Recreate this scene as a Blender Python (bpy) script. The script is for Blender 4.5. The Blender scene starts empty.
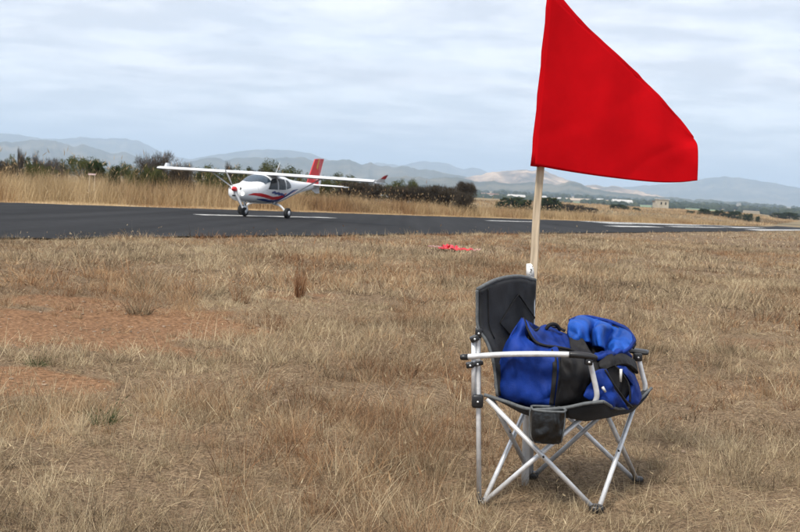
import bpy, math, random
import numpy as np
from mathutils import Vector, Matrix

random.seed(7)
RNG = np.random.default_rng(11)
sc = bpy.context.scene
COL = sc.collection

# ------------------------------------------------------------------ camera
CAM_H = 1.3
PITCH = math.radians(4.308)
ROLL = math.radians(3.2)
FPX = 1100.0                                     # focal length in photo pixels (800 wide)
cam_data = bpy.data.cameras.new('camera')
cam = bpy.data.objects.new('camera', cam_data)
COL.objects.link(cam)
cam_data.sensor_width = 36.0
cam_data.lens = FPX / 800.0 * 36.0
cam_data.clip_start = 0.05
cam_data.clip_end = 60000.0
cam_data.dof.use_dof = True
cam_data.dof.focus_distance = 4.9
cam_data.dof.aperture_fstop = 11.0
FW = Vector((0, math.cos(PITCH), -math.sin(PITCH)))
R0 = Vector((1, 0, 0)); U0 = R0.cross(FW)
CR = R0 * math.cos(ROLL) + U0 * math.sin(ROLL)
CU = U0 * math.cos(ROLL) - R0 * math.sin(ROLL)
M = Matrix((CR, CU, -FW)).transposed().to_4x4()
M.translation = (0, 0, CAM_H)
cam.matrix_world = M
sc.camera = cam

# ------------------------------------------------------------------ world, sun, exposure
SUN_EL, SUN_AZ = math.radians(56), math.radians(215)      # azimuth clockwise from +Y
world = bpy.data.worlds.new('World'); sc.world = world
world.use_nodes = True
wn = world.node_tree; wn.nodes.clear()
def N(t, kind, **kw):
    n = t.nodes.new(kind)
    for k, v in kw.items(): setattr(n, k, v)
    return n
def world_sky(t):
    sky = N(t, 'ShaderNodeTexSky', sky_type='NISHITA', sun_disc=False, sun_elevation=SUN_EL,
            sun_rotation=SUN_AZ, altitude=1200, air_density=1.0, dust_density=2.2, ozone_density=1.0)
    tc = N(t, 'ShaderNodeTexCoord')
    sep = N(t, 'ShaderNodeSeparateXYZ'); t.links.new(tc.outputs['Generated'], sep.inputs[0])
    zc = N(t, 'ShaderNodeMath', operation='MAXIMUM'); t.links.new(sep.outputs['Z'], zc.inputs[0]); zc.inputs[1].default_value = 0.0
    za = N(t, 'ShaderNodeMath', operation='ADD'); t.links.new(zc.outputs[0], za.inputs[0]); za.inputs[1].default_value = 0.10
    dv = N(t, 'ShaderNodeVectorMath', operation='DIVIDE')
    cz = N(t, 'ShaderNodeCombineXYZ')
    for i in range(3): t.links.new(za.outputs[0], cz.inputs[i])
    t.links.new(tc.outputs['Generated'], dv.inputs[0]); t.links.new(cz.outputs[0], dv.inputs[1])
    mp = N(t, 'ShaderNodeMapping'); mp.inputs['Scale'].default_value = (0.62, 0.85, 0.0)
    mp.inputs['Location'].default_value = (3.3, 1.7, 0)
    t.links.new(dv.outputs[0], mp.inputs['Vector'])
    n1 = N(t, 'ShaderNodeTexNoise'); n1.inputs['Scale'].default_value = 1.0; n1.inputs['Detail'].default_value = 7
    n1.inputs['Roughness'].default_value = 0.55; n1.inputs['Distortion'].default_value = 0.35
    t.links.new(mp.outputs[0], n1.inputs['Vector'])
    r1 = N(t, 'ShaderNodeValToRGB')
    r1.color_ramp.elements[0].position = 0.36; r1.color_ramp.elements[0].color = (0.83,) * 3 + (1,)
    r1.color_ramp.elements[1].position = 0.68; r1.color_ramp.elements[1].color = (1,) * 3 + (1,)
    t.links.new(n1.outputs['Fac'], r1.inputs[0])
    n2 = N(t, 'ShaderNodeTexNoise'); n2.inputs['Scale'].default_value = 2.6; n2.inputs['Detail'].default_value = 9; n2.inputs['Roughness'].default_value = 0.6; n2.inputs['Distortion'].default_value = 0.25
    mp2 = N(t, 'ShaderNodeMapping'); mp2.inputs['Scale'].default_value = (0.75, 0.9, 0.0); mp2.inputs['Location'].default_value = (8.1, 2.2, 0)
    t.links.new(dv.outputs[0], mp2.inputs['Vector']); t.links.new(mp2.outputs[0], n2.inputs['Vector'])
    r2 = N(t, 'ShaderNodeValToRGB')
    r2.color_ramp.elements[0].position = 0.40; r2.color_ramp.elements[0].color = (3.95, 4.12, 4.5, 1)
    r2.color_ramp.elements[1].position = 0.63; r2.color_ramp.elements[1].color = (5.65, 5.72, 5.98, 1)
    t.links.new(n2.outputs['Fac'], r2.inputs[0])
    mx = N(t, 'ShaderNodeMix', data_type='RGBA')
    t.links.new(r1.outputs[0], mx.inputs['Factor'])
    t.links.new(sky.outputs[0], mx.inputs[6]); t.links.new(r2.outputs[0], mx.inputs[7])
    bg = N(t, 'ShaderNodeBackground'); bg.inputs['Strength'].default_value = 0.105
    t.links.new(mx.outputs[2], bg.inputs['Color'])
    out = N(t, 'ShaderNodeOutputWorld'); t.links.new(bg.outputs[0], out.inputs['Surface'])
world_sky(wn)

sun_data = bpy.data.lights.new('sun', 'SUN'); sun_data.energy = 2.3; sun_data.angle = math.radians(14)
sun_data.color = (1.0, 0.94, 0.85)
sun = bpy.data.objects.new('sun', sun_data); COL.objects.link(sun)
sd = Vector((math.sin(SUN_AZ) * math.cos(SUN_EL), math.cos(SUN_AZ) * math.cos(SUN_EL), math.sin(SUN_EL)))
sun.rotation_euler = sd.to_track_quat('Z', 'Y').to_euler(); sun.location = (0, 0, 50)

vs = sc.view_settings
vs.view_transform = 'Standard'; vs.look = 'None'; vs.exposure = 1.0; vs.gamma = 1.0
sc.cycles.use_denoising = True
sc.cycles.max_bounces = 6; sc.cycles.diffuse_bounces = 3; sc.cycles.transparent_max_bounces = 8
sc.cycles.volume_bounces = 2; sc.cycles.use_adaptive_sampling = True; sc.cycles.adaptive_threshold = 0.015

# ------------------------------------------------------------------ measuring helpers
def ray(px, py):
    return FW + CR * ((px - 400.0) / FPX) - CU * ((py - 266.0) / FPX)
def at(px, py, Y):                                # the point at depth Y (metres) seen at a photo pixel
    d = ray(px, py); t = Y / d.y
    return Vector((d.x * t, d.y * t, CAM_H + d.z * t))

def smooth(a, b, x):
    t = np.clip((np.asarray(x, float) - a) / (b - a), 0, 1); return t * t * (3 - 2 * t)
_H = RNG.random((256, 256))
def vnoise(x, y):
    x = np.asarray(x, float); y = np.asarray(y, float)
    xi = np.floor(x).astype(int); yi = np.floor(y).astype(int)
    fx = x - xi; fy = y - yi; fx = fx * fx * (3 - 2 * fx); fy = fy * fy * (3 - 2 * fy)
    h = lambda i, j: _H[i & 255, j & 255]
    return (h(xi, yi) * (1 - fx) + h(xi + 1, yi) * fx) * (1 - fy) + (h(xi, yi + 1) * (1 - fx) + h(xi + 1, yi + 1) * fx) * fy
def fbm(x, y, o=4):
    s, a, t = 0.0, 1.0, 0.0
    for k in range(o):
        s = s + a * vnoise(np.asarray(x) * 2 ** k + 17.3 * k, np.asarray(y) * 2 ** k + 5.1 * k); t += a; a *= 0.5
    return s / t

# runway frame: s along, q across
DH = np.array([0.3905, 0.9206]); NQ = np.array([-0.9206, 0.3905])
Z0, KS = 0.33, 0.0173
Q_NEAR, Q_FAR = 12.0, 28.3
def plane_z(s):
    s = np.asarray(s, float)
    return Z0 - KS * np.where(s < 330, s, 330 + 40 * (1 - np.exp(-np.maximum(s - 330, 0) / 40)))
VALLEY = -14.0
def ground_z(x, y, detail=True):
    x = np.asarray(x, float); y = np.asarray(y, float)
    s = DH[0] * x + DH[1] * y; q = NQ[0] * x + NQ[1] * y
    r = np.hypot(x, y)
    z = plane_z(np.maximum(s, -60)) * smooth(5.5, 16, r)
    off = smooth(Q_FAR + 1, Q_FAR + 8, q) + smooth(Q_NEAR - 0.6, Q_NEAR - 4, q)
    off = np.clip(off, 0, 1)
    if detail:
        z = z + off * (fbm(x * 0.9, y * 0.9, 3) - 0.5) * 0.10 * smooth(0.5, 3, r) * (1 - smooth(60, 140, r))
    z = z + 2.0 * smooth(34, 56, q) * smooth(240, 340, s)
    w = smooth(560, 1050, r)
    z = z * (1 - w) + w * (VALLEY + (fbm(x * 0.002, y * 0.002, 3) - 0.5) * 8)
    return z
def gz(x, y): return float(ground_z(np.array([x]), np.array([y]))[0])
def rw(s, q, dz=0.0):
    return Vector((DH[0] * s + NQ[0] * q, DH[1] * s + NQ[1] * q, float(plane_z(s)) + dz))

# ------------------------------------------------------------------ object helpers
ORG = {}
def tag(o, label=None, cat=None, group=None, kind=None):
    if label: o['label'] = label
    if cat: o['category'] = cat
    if group: o['group'] = group
    if kind: o['kind'] = kind
    return o
def empty(name, loc):
    o = bpy.data.objects.new(name, None); o.empty_display_size = 0.1
    COL.objects.link(o); o.location = loc; ORG[o.name] = Vector(loc)
    return o
def make_mesh(name, V, F, mat, smooth_sh=True):
    me = bpy.data.meshes.new(name)
    me.from_pydata([tuple(v) for v in V], [], [tuple(f) for f in F])
    if mat is not None: me.materials.append(mat)
    if smooth_sh: me.polygons.foreach_set('use_smooth', [True] * len(me.polygons))
    me.update()
    return me
def part(name, VF, mat, parent=None, smooth_sh=True, local=False):
    V, F = VF
    if parent is not None and not local:
        o0 = ORG[parent.name]; V = [Vector(v) - o0 for v in V]
    o = bpy.data.objects.new(name, make_mesh(name, V, F, mat, smooth_sh))
    COL.objects.link(o)
    if parent is not None:
        o.parent = parent; ORG[o.name] = ORG[parent.name]
    else:
        ORG[o.name] = Vector((0, 0, 0))
    return o
def merge(*vfs):
    V, F = [], []
    for v, f in vfs:
        n = len(V); V += list(v); F += [tuple(i + n for i in ff) for ff in f]
    return V, F
def catmull(P, n):
    P = [Vector(p) for p in P]
    if len(P) == 2: return [P[0].lerp(P[1], i / n) for i in range(n + 1)]
    out = []
    E = [P[0] * 2 - P[1]] + P + [P[-1] * 2 - P[-2]]
    for i in range(1, len(E) - 2):
        a, b, c, d = E[i - 1:i + 3]
        for k in range(n):
            t = k / n
            out.append(0.5 * ((2 * b) + (c - a) * t + (2 * a - 5 * b + 4 * c - d) * t * t + (3 * b - a - 3 * c + d) * t ** 3))
    out.append(P[-1].copy()); return out
def tube(P, r, seg=12, cap=True):
    P = [Vector(p) for p in P]
    rs = r if isinstance(r, (list, tuple)) else [r] * len(P)
    V, F = [], []
    T = [(P[min(i + 1, len(P) - 1)] - P[max(i - 1, 0)]).normalized() for i in range(len(P))]
    a = Vector((0, 0, 1)) if abs(T[0].z) < 0.9 else Vector((1, 0, 0))
    nrm = (a - T[0] * a.dot(T[0])).normalized()
    for i, p in enumerate(P):
        nrm = (nrm - T[i] * nrm.dot(T[i])).normalized(); b = T[i].cross(nrm)
        for k in range(seg):
            an = 2 * math.pi * k / seg
            V.append(p + (nrm * math.cos(an) + b * math.sin(an)) * rs[i])
    for i in range(len(P) - 1):
        for k in range(seg):
            F.append((i * seg + k, i * seg + (k + 1) % seg, (i + 1) * seg + (k + 1) % seg, (i + 1) * seg + k))
    if cap:
        F.append(tuple(range(seg))[::-1]); F.append(tuple((len(P) - 1) * seg + k for k in range(seg)))
    return V, F
def box(c, h, ax=None):
    ax = ax or (Vector((1, 0, 0)), Vector((0, 1, 0)), Vector((0, 0, 1))); c = Vector(c)
    V = [c + ax[0] * h[0] * i + ax[1] * h[1] * j + ax[2] * h[2] * k for i in (-1, 1) for j in (-1, 1) for k in (-1, 1)]
    return V, [(0, 1, 3, 2), (4, 6, 7, 5), (0, 4, 5, 1), (2, 3, 7, 6), (0, 2, 6, 4), (1, 5, 7, 3)]
def rbox(c, h, ax=None, e=4.0, n=10, m=16):        # rounded box (superellipsoid)
    ax = ax or (Vector((1, 0, 0)), Vector((0, 1, 0)), Vector((0, 0, 1))); c = Vector(c)
    V, F = [], []
    sg = lambda v: math.copysign(abs(v) ** (2 / e), v)
    for i in range(n + 1):
        ph = -math.pi / 2 + math.pi * i / n
        for j in range(m):
            th = 2 * math.pi * j / m
            V.append(c + ax[0] * h[0] * sg(math.cos(ph)) * sg(math.cos(th)) + ax[1] * h[1] * sg(math.cos(ph)) * sg(math.sin(th)) + ax[2] * h[2] * sg(math.sin(ph)))
    for i in range(n):
        for j in range(m):
            F.append((i * m + j, i * m + (j + 1) % m, (i + 1) * m + (j + 1) % m, (i + 1) * m + j))
    return V, F
def dense(rows, n):
    up = [catmull(r, n) for r in rows]
    cols = [catmull([up[i][j] for i in range(len(up))], n) for j in range(len(up[0]))]
    return [[cols[j][i] for j in range(len(cols))] for i in range(len(cols[0]))]
def patch(rows, thick=0.006, n=6, wr=0.0, ws=14.0, seed=0):
    """a closed cloth-like sheet through a grid of control points, with thickness and fine creases"""
    G = dense(rows, n); a, b = len(G), len(G[0])
    Nn = [[None] * b for _ in range(a)]
    for i in range(a):
        for j in range(b):
            du = G[min(i + 1, a - 1)][j] - G[max(i - 1, 0)][j]; dv = G[i][min(j + 1, b - 1)] - G[i][max(j - 1, 0)]
            Nn[i][j] = du.cross(dv).normalized()
    V = []
    for sgn in (1, -1):
        for i in range(a):
            for j in range(b):
                p = G[i][j]
                w = 0.0
                if wr:                            # long slack folds running down the cloth, and sharper creases across them
                    u_, v_ = p.x * ws * 1.5 + p.z * ws * .55 + p.y * ws * .5, p.z * ws * .38 - p.x * ws * .25
                    w = wr * 2.6 * (float(fbm(u_ * .8 + seed, v_ + seed * 2.3, 3)) - 0.5) + wr * 1.0 * (float(fbm(p.x * ws * .9 + seed, (p.z + p.y) * ws * .8, 2)) - .5)
                    bend = 2.6 * float(fbm(p.x * ws * .35 + seed * 1.9, p.z * ws * .35 + seed, 2))
                    cr_ = max(0.0, 1 - 2.4 * abs(math.sin(u_ * .55 + bend * 1.5 + seed))) * float(smooth(.25, .5, vnoise(p.x * ws * .4 + seed * 3, p.z * ws * .4)))
                    c2_ = max(0.0, 1 - 2.2 * abs(math.sin((p.z * 1.3 - p.x * .8) * ws * .75 + bend + seed * 2))) * float(smooth(.3, .55, vnoise(p.x * ws * .45 + 7, p.z * ws * .45 + seed)))
                    w -= wr * (.9 * cr_ + .7 * c2_)
                edge = min(1.0, min(i, a - 1 - i, j, b - 1 - j) / 1.5 + 0.45)
                V.append(p + Nn[i][j] * (w + sgn * thick * 0.5 * edge))
    F = []
    o = a * b
    for i in range(a - 1):
        for j in range(b - 1):
            k = i * b + j
            F.append((k, k + b, k + b + 1, k + 1)); F.append((o + k, o + k + 1, o + k + b + 1, o + k + b))
    for i in range(a - 1):
        F.append((i * b, o + i * b, o + (i + 1) * b, (i + 1) * b))
        k = i * b + b - 1; F.append((k, k + b, o + k + b, o + k))
    for j in range(b - 1):
        F.append((j, j + 1, o + j + 1, o + j))
        k = (a - 1) * b + j; F.append((k, o + k, o + k + 1, k + 1))
    return V, F
def path_on(pts, n=6): return catmull(pts, n)

# ------------------------------------------------------------------ materials
def mat(name, col, rough=0.6, metal=0.0, var=0.12, scale=8.0, bump=0.0, bscale=40.0, spec=0.5, col2=None, stretch=None, sheen=0.0):
    m = bpy.data.materials.new(name); m.use_nodes = True
    t = m.node_tree; b = t.nodes['Principled BSDF']
    b.inputs['Roughness'].default_value = rough; b.inputs['Metallic'].default_value = metal
    b.inputs['Specular IOR Level'].default_value = spec
    if sheen: b.inputs['Sheen Weight'].default_value = sheen
    tc = N(t, 'ShaderNodeTexCoord'); src = tc.outputs['Object']
    if stretch:
        mp = N(t, 'ShaderNodeMapping'); mp.inputs['Scale'].default_value = stretch
        t.links.new(src, mp.inputs['Vector']); src = mp.outputs[0]
    n = N(t, 'ShaderNodeTexNoise'); n.inputs['Scale'].default_value = scale; n.inputs['Detail'].default_value = 5
    t.links.new(src, n.inputs['Vector'])
    c2 = col2 or tuple(c * (1 - 2.2 * var) for c in col)
    r = N(t, 'ShaderNodeValToRGB')
    r.color_ramp.elements[0].position = 0.3; r.color_ramp.elements[0].color = (*c2, 1)
    r.color_ramp.elements[1].position = 0.7; r.color_ramp.elements[1].color = (*[min(1, c * (1 + var * 0.5)) for c in col], 1)
    t.links.new(n.outputs['Fac'], r.inputs[0]); t.links.new(r.outputs[0], b.inputs['Base Color'])
    if bump:
        nb = N(t, 'ShaderNodeTexNoise'); nb.inputs['Scale'].default_value = bscale; nb.inputs['Detail'].default_value = 4
        t.links.new(src, nb.inputs['Vector'])
        bp = N(t, 'ShaderNodeBump'); bp.inputs['Strength'].default_value = bump; bp.inputs['Distance'].default_value = 0.01
        t.links.new(nb.outputs['Fac'], bp.inputs['Height']); t.links.new(bp.outputs[0], b.inputs['Normal'])
    return m

ALU = mat('brushed_aluminium', (0.76, 0.77, 0.78), 0.36, 0.35, 0.12, 26, 0.1, 120)
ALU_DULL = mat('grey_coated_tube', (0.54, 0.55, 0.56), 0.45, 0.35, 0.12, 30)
PLASTIC = mat('black_plastic', (0.018, 0.018, 0.02), 0.38, 0, 0.2, 20, spec=0.5)
CHARCOAL = mat('charcoal_canvas', (0.030, 0.032, 0.036), 0.85, 0, 0.25, 9, 0.35, 500, spec=0.25, sheen=0.05)
GREY_TRIM = mat('grey_binding', (0.14, 0.15, 0.155), 0.85, 0, 0.15, 60, 0.3, 400, spec=0.2)
BLUE = mat('blue_nylon', (0.005, 0.034, 0.235), 0.62, 0, 0.25, 9, 0.3, 260, spec=0.22)
BLUE_IN = mat('blue_lining', (0.010, 0.085, 0.42), 0.6, 0, 0.2, 9, 0.25, 240, spec=0.28)
BLACK = mat('black_nylon', (0.007, 0.0065, 0.0075), 0.65, 0, 0.2, 12, 0.3, 300, spec=0.35)
NET = mat('black_vinyl', (0.010, 0.011, 0.012), 0.32, 0, 0.2, 22, 0.35, 45, spec=0.5)
def crumple(m, scale, dist, strength=0.8):
    """sharp creases of slack thin cloth as fine relief on top of the weave"""
    t = m.node_tree; b = t.nodes['Principled BSDF']; tc = N(t, 'ShaderNodeTexCoord')
    mp = N(t, 'ShaderNodeMapping'); mp.inputs['Scale'].default_value = (1.0, 1.0, 0.6); mp.inputs['Rotation'].default_value = (0.3, 0.5, 0.2)
    t.links.new(tc.outputs['Object'], mp.inputs['Vector'])
    n = N(t, 'ShaderNodeTexNoise', noise_type='RIDGED_MULTIFRACTAL'); n.inputs['Scale'].default_value = scale; n.inputs['Detail'].default_value = 2.5
    n.inputs['Roughness'].default_value = 0.4; n.inputs['Distortion'].default_value = 0.3
    t.links.new(mp.outputs[0], n.inputs['Vector'])
    bp = N(t, 'ShaderNodeBump'); bp.inputs['Strength'].default_value = strength; bp.inputs['Distance'].default_value = dist
    t.links.new(n.outputs['Fac'], bp.inputs['Height'])
    if b.inputs['Normal'].links: t.links.new(b.inputs['Normal'].links[0].from_socket, bp.inputs['Normal'])
    t.links.new(bp.outputs[0], b.inputs['Normal'])
crumple(BLUE, 13, 0.04, 1.0); crumple(BLUE_IN, 12, 0.045, 1.0); crumple(BLACK, 15, 0.035, 1.0); crumple(NET, 18, 0.03, 1.0); crumple(CHARCOAL, 8, 0.012, 0.8)
ZIP = mat('pale_zip_pull', (0.65, 0.65, 0.62), 0.4, 0.3, 0.1)
RED = mat('red_cotton', (0.62, 0.005, 0.010), 0.9, 0, 0.05, 7, 0.25, 420, spec=0.03)
def let_light_through(m, amt):
    t = m.node_tree; b = t.nodes['Principled BSDF']; o = t.nodes['Material Output']
    tr = N(t, 'ShaderNodeBsdfTranslucent'); mx = N(t, 'ShaderNodeMixShader'); mx.inputs[0].default_value = amt
    t.links.new(b.inputs['Base Color'].links[0].from_socket, tr.inputs['Color'])
    t.links.new(b.outputs[0], mx.inputs[1]); t.links.new(tr.outputs[0], mx.inputs[2]); t.links.new(mx.outputs[0], o.inputs['Surface'])
let_light_through(RED, 0.3)
WOOD = mat('pale_pine', (0.64, 0.52, 0.37), 0.75, 0, 0.2, 6, 0.15, 30, spec=0.2, stretch=(9, 9, 0.8))
PVC = mat('white_pipe_plastic', (0.72, 0.72, 0.70), 0.45, 0, 0.12, 10)
PAPER = mat('white_label_tape', (0.78, 0.78, 0.76), 0.6, 0, 0.06, 20)
INK = mat('black_ink', (0.02, 0.02, 0.025), 0.6, 0, 0.1)
WHITE = mat('white_gelcoat', (0.80, 0.81, 0.82), 0.25, 0, 0.04, 2.0, spec=0.5)
GLASS = mat('tinted_acrylic', (0.035, 0.06, 0.09), 0.12, 0, 0.25, 1.6, spec=0.8)
GLASS_D = mat('dark_cabin_window', (0.010, 0.014, 0.018), 0.22, 0, 0.3, 2.5, spec=0.25)
REDP = mat('red_paint', (0.58, 0.012, 0.018), 0.3, 0, 0.06, 3)
BLUEP = mat('navy_paint', (0.02, 0.05, 0.22), 0.3, 0, 0.06, 3)
GOLDP = mat('ochre_paint', (0.5, 0.28, 0.04), 0.35, 0, 0.06, 3)
RUBBER = mat('tyre_rubber', (0.015, 0.015, 0.016), 0.8, 0, 0.2, 12)
DARK = mat('engine_inlet_black', (0.01, 0.01, 0.011), 0.7)
BLADE = mat('grey_composite_blade', (0.36, 0.37, 0.39), 0.4, 0, 0.1)
BARK = mat('grey_bark', (0.085, 0.065, 0.05), 0.95, 0, 0.3, 6, 0.5, 20, spec=0.1)
WALLM = mat('cream_plaster', (0.50, 0.44, 0.34), 0.9, 0, 0.12, 0.4, spec=0.1)
WALLW = mat('white_plaster', (0.52, 0.50, 0.47), 0.9, 0, 0.12, 0.2, spec=0.1)
ROOFM = mat('pale_roof_sheet', (0.55, 0.53, 0.50), 0.6, 0, 0.15, 0.3)
ROOFB = mat('brown_roof_tile', (0.22, 0.12, 0.085), 0.85, 0, 0.2, 0.5)

def foliage_mat(name, c1, c2, c3):
    m = bpy.data.materials.new(name); m.use_nodes = True
    t = m.node_tree; t.nodes.clear()
    at_ = N(t, 'ShaderNodeAttribute', attribute_name='tint')
    r = N(t, 'ShaderNodeValToRGB'); e = r.color_ramp.elements
    e[0].position = 0.0; e[0].color = (*c1, 1); e[1].position = 1.0; e[1].color = (*c3, 1)
    k = e.new(0.5); k.color = (*c2, 1)
    t.links.new(at_.outputs['Fac'], r.inputs[0])
    d = N(t, 'ShaderNodeBsdfDiffuse'); tr = N(t, 'ShaderNodeBsdfTranslucent'); mx = N(t, 'ShaderNodeMixShader'); mx.inputs[0].default_value = 0.22
    t.links.new(r.outputs[0], d.inputs['Color']); t.links.new(r.outputs[0], tr.inputs['Color'])
    t.links.new(d.outputs[0], mx.inputs[1]); t.links.new(tr.outputs[0], mx.inputs[2])
    o = N(t, 'ShaderNodeOutputMaterial'); t.links.new(mx.outputs[0], o.inputs['Surface'])
    return m
LEAF = {'green': foliage_mat('olive_green_leaves', (0.035, 0.042, 0.016), (0.075, 0.085, 0.03), (0.13, 0.13, 0.05)),
        'dark': foliage_mat('dark_evergreen_leaves', (0.016, 0.026, 0.012), (0.035, 0.05, 0.02), (0.07, 0.085, 0.035)),
        'brown': foliage_mat('brown_thorn_twigs', (0.036, 0.029, 0.021), (0.068, 0.055, 0.040), (0.11, 0.088, 0.062)),
        'grey': foliage_mat('grey_bare_twigs', (0.05, 0.042, 0.036), (0.09, 0.078, 0.066), (0.15, 0.13, 0.11))}

def grass_mat(name, ramp, rusty):
    m = bpy.data.materials.new(name); m.use_nodes = True
    t = m.node_tree; t.nodes.clear()
    at_ = N(t, 'ShaderNodeAttribute', attribute_name='tint'); ar = N(t, 'ShaderNodeAttribute', attribute_name='rust')
    def rp(st):
        r = N(t, 'ShaderNodeValToRGB'); e = r.color_ramp.elements
        e[0].position = st[0][0]; e[0].color = (*st[0][1], 1); e[1].position = st[-1][0]; e[1].color = (*st[-1][1], 1)
        for p, c in st[1:-1]: k = e.new(p); k.color = (*c, 1)
        t.links.new(at_.outputs['Fac'], r.inputs[0]); return r.outputs[0]
    mx = N(t, 'ShaderNodeMix', data_type='RGBA'); t.links.new(ar.outputs['Fac'], mx.inputs['Factor'])
    t.links.new(rp(ramp), mx.inputs[6]); t.links.new(rp(rusty), mx.inputs[7])
    d = N(t, 'ShaderNodeBsdfDiffuse'); tr = N(t, 'ShaderNodeBsdfTranslucent'); ms = N(t, 'ShaderNodeMixShader'); ms.inputs[0].default_value = 0.2
    t.links.new(mx.outputs[2], d.inputs['Color']); t.links.new(mx.outputs[2], tr.inputs['Color'])
    t.links.new(d.outputs[0], ms.inputs[1]); t.links.new(tr.outputs[0], ms.inputs[2])
    o = N(t, 'ShaderNodeOutputMaterial'); t.links.new(ms.outputs[0], o.inputs['Surface'])
    return m
GRASS = grass_mat('dry_grass', [(0.0, (0.055, 0.043, 0.031)), (0.3, (0.195, 0.153, 0.102)), (0.6, (0.395, 0.312, 0.198)), (1.0, (0.63, 0.525, 0.35))],
                  [(0.0, (0.09, 0.045, 0.026)), (0.4, (0.25, 0.125, 0.065)), (1.0, (0.48, 0.30, 0.16))])
GRASS_TALL = grass_mat('golden_tall_grass', [(0.0, (0.15, 0.10, 0.055)), (0.35, (0.33, 0.235, 0.125)), (0.7, (0.50, 0.37, 0.21)), (1.0, (0.64, 0.50, 0.31))],
                  [(0.0, (0.10, 0.06, 0.035)), (0.5, (0.30, 0.18, 0.09)), (1.0, (0.46, 0.31, 0.17))])
GREEN_WEED = foliage_mat('green_weed', (0.04, 0.055, 0.025), (0.08, 0.10, 0.045), (0.13, 0.15, 0.08))

# ------------------------------------------------------------------ ground
def ground_mat():
    m = bpy.data.materials.new('dry_soil_and_thatch'); m.use_nodes = True
    t = m.node_tree; b = t.nodes['Principled BSDF']; b.inputs['Roughness'].default_value = 0.95; b.inputs['Specular IOR Level'].default_value = 0.1
    g = N(t, 'ShaderNodeNewGeometry'); P = g.outputs['Position']
    def noise(scale, det=5):
        n = N(t, 'ShaderNodeTexNoise'); n.inputs['Scale'].default_value = scale; n.inputs['Detail'].default_value = det
        t.links.new(P, n.inputs['Vector']); return n.outputs['Fac']
    def ramp(src, *st):
        r = N(t, 'ShaderNodeValToRGB'); e = r.color_ramp.elements
        e[0].position, e[0].color = st[0][0], (*st[0][1], 1); e[1].position, e[1].color = st[-1][0], (*st[-1][1], 1)
        for p, c in st[1:-1]: k = e.new(p); k.color = (*c, 1)
        t.links.new(src, r.inputs[0]); return r.outputs[0]
    def mix(f, a, c):
        x = N(t, 'ShaderNodeMix', data_type='RGBA')
        t.links.new(f, x.inputs['Factor']); t.links.new(a, x.inputs[6]); t.links.new(c, x.inputs[7]); return x.outputs[2]
    thatch = ramp(noise(55, 8), (0.3, (0.06, 0.041, 0.027)), (0.55, (0.19, 0.132, 0.082)), (0.8, (0.36, 0.265, 0.165)))
    soil = ramp(noise(32, 9), (0.3, (0.095, 0.052, 0.028)), (0.55, (0.215, 0.118, 0.062)), (0.75, (0.34, 0.205, 0.12)))
    at_ = N(t, 'ShaderNodeAttribute', attribute_name='bare')
    nb = N(t, 'ShaderNodeMath', operation='MULTIPLY_ADD'); t.links.new(noise(1.6, 6), nb.inputs[0]); nb.inputs[1].default_value = 0.9
    ab = N(t, 'ShaderNodeMath', operation='SUBTRACT'); t.links.new(at_.outputs['Fac'], ab.inputs[0]); ab.inputs[1].default_value = 0.45
    t.links.new(ab.outputs[0], nb.inputs[2])
    f = N(t, 'ShaderNodeMapRange'); t.links.new(nb.outputs[0], f.inputs[0]); f.inputs[1].default_value = 0.28; f.inputs[2].default_value = 0.55
    near = mix(f.outputs[0], thatch, soil)
    # farther ground: dry pasture and scrub
    far = ramp(noise(0.012, 7), (0.3, (0.10, 0.085, 0.05)), (0.5, (0.20, 0.155, 0.09)), (0.7, (0.33, 0.25, 0.15)))
    dist = N(t, 'ShaderNodeVectorMath', operation='LENGTH'); t.links.new(P, dist.inputs[0])
    fr = N(t, 'ShaderNodeMapRange'); fr.inputs[1].default_value = 60; fr.inputs[2].default_value = 200; t.links.new(dist.outputs['Value'], fr.inputs[0])
    c = mix(fr.outputs[0], near, far)
    # mown pale verge just beyond the runway's far edge
    dq = N(t, 'ShaderNodeVectorMath', operation='DOT_PRODUCT'); t.links.new(P, dq.inputs[0]); dq.inputs[1].default_value = (NQ[0], NQ[1], 0)
    nq = N(t, 'ShaderNodeMath', operation='MULTIPLY_ADD'); t.links.new(noise(0.5), nq.inputs[0]); nq.inputs[1].default_value = 2.0; t.links.new(dq.outputs['Value'], nq.inputs[2])
    vr = ramp(nq.outputs[0], (0.0, (0,) * 3), (1.0, (1,) * 3))
    v1 = N(t, 'ShaderNodeMapRange'); v1.inputs[1].default_value = 33.0; v1.inputs[2].default_value = 31.0; t.links.new(nq.outputs[0], v1.inputs[0])
    v2 = N(t, 'ShaderNodeMapRange'); v2.inputs[1].default_value = 27.0; v2.inputs[2].default_value = 28.0; t.links.new(nq.outputs[0], v2.inputs[0])
    vm = N(t, 'ShaderNodeMath', operation='MULTIPLY'); t.links.new(v1.outputs[0], vm.inputs[0]); t.links.new(v2.outputs[0], vm.inputs[1])
    ds = N(t, 'ShaderNodeVectorMath', operation='DOT_PRODUCT'); t.links.new(P, ds.inputs[0]); ds.inputs[1].default_value = (DH[0], DH[1], 0)
    v3 = N(t, 'ShaderNodeMapRange'); v3.inputs[1].default_value = 250; v3.inputs[2].default_value = 180; t.links.new(ds.outputs['Value'], v3.inputs[0])
    vm2 = N(t, 'ShaderNodeMath', operation='MULTIPLY'); t.links.new(vm.outputs[0], vm2.inputs[0]); t.links.new(v3.outputs[0], vm2.inputs[1]); vm = vm2
    verge = ramp(noise(3.0, 6), (0.3, (0.34, 0.25, 0.15)), (0.7, (0.52, 0.41, 0.27)))
    c = mix(vm.outputs[0], c, verge)
    t.links.new(c, b.inputs['Base Color'])
    bp = N(t, 'ShaderNodeBump'); bp.inputs['Strength'].default_value = 0.55; bp.inputs['Distance'].default_value = 0.015
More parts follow.
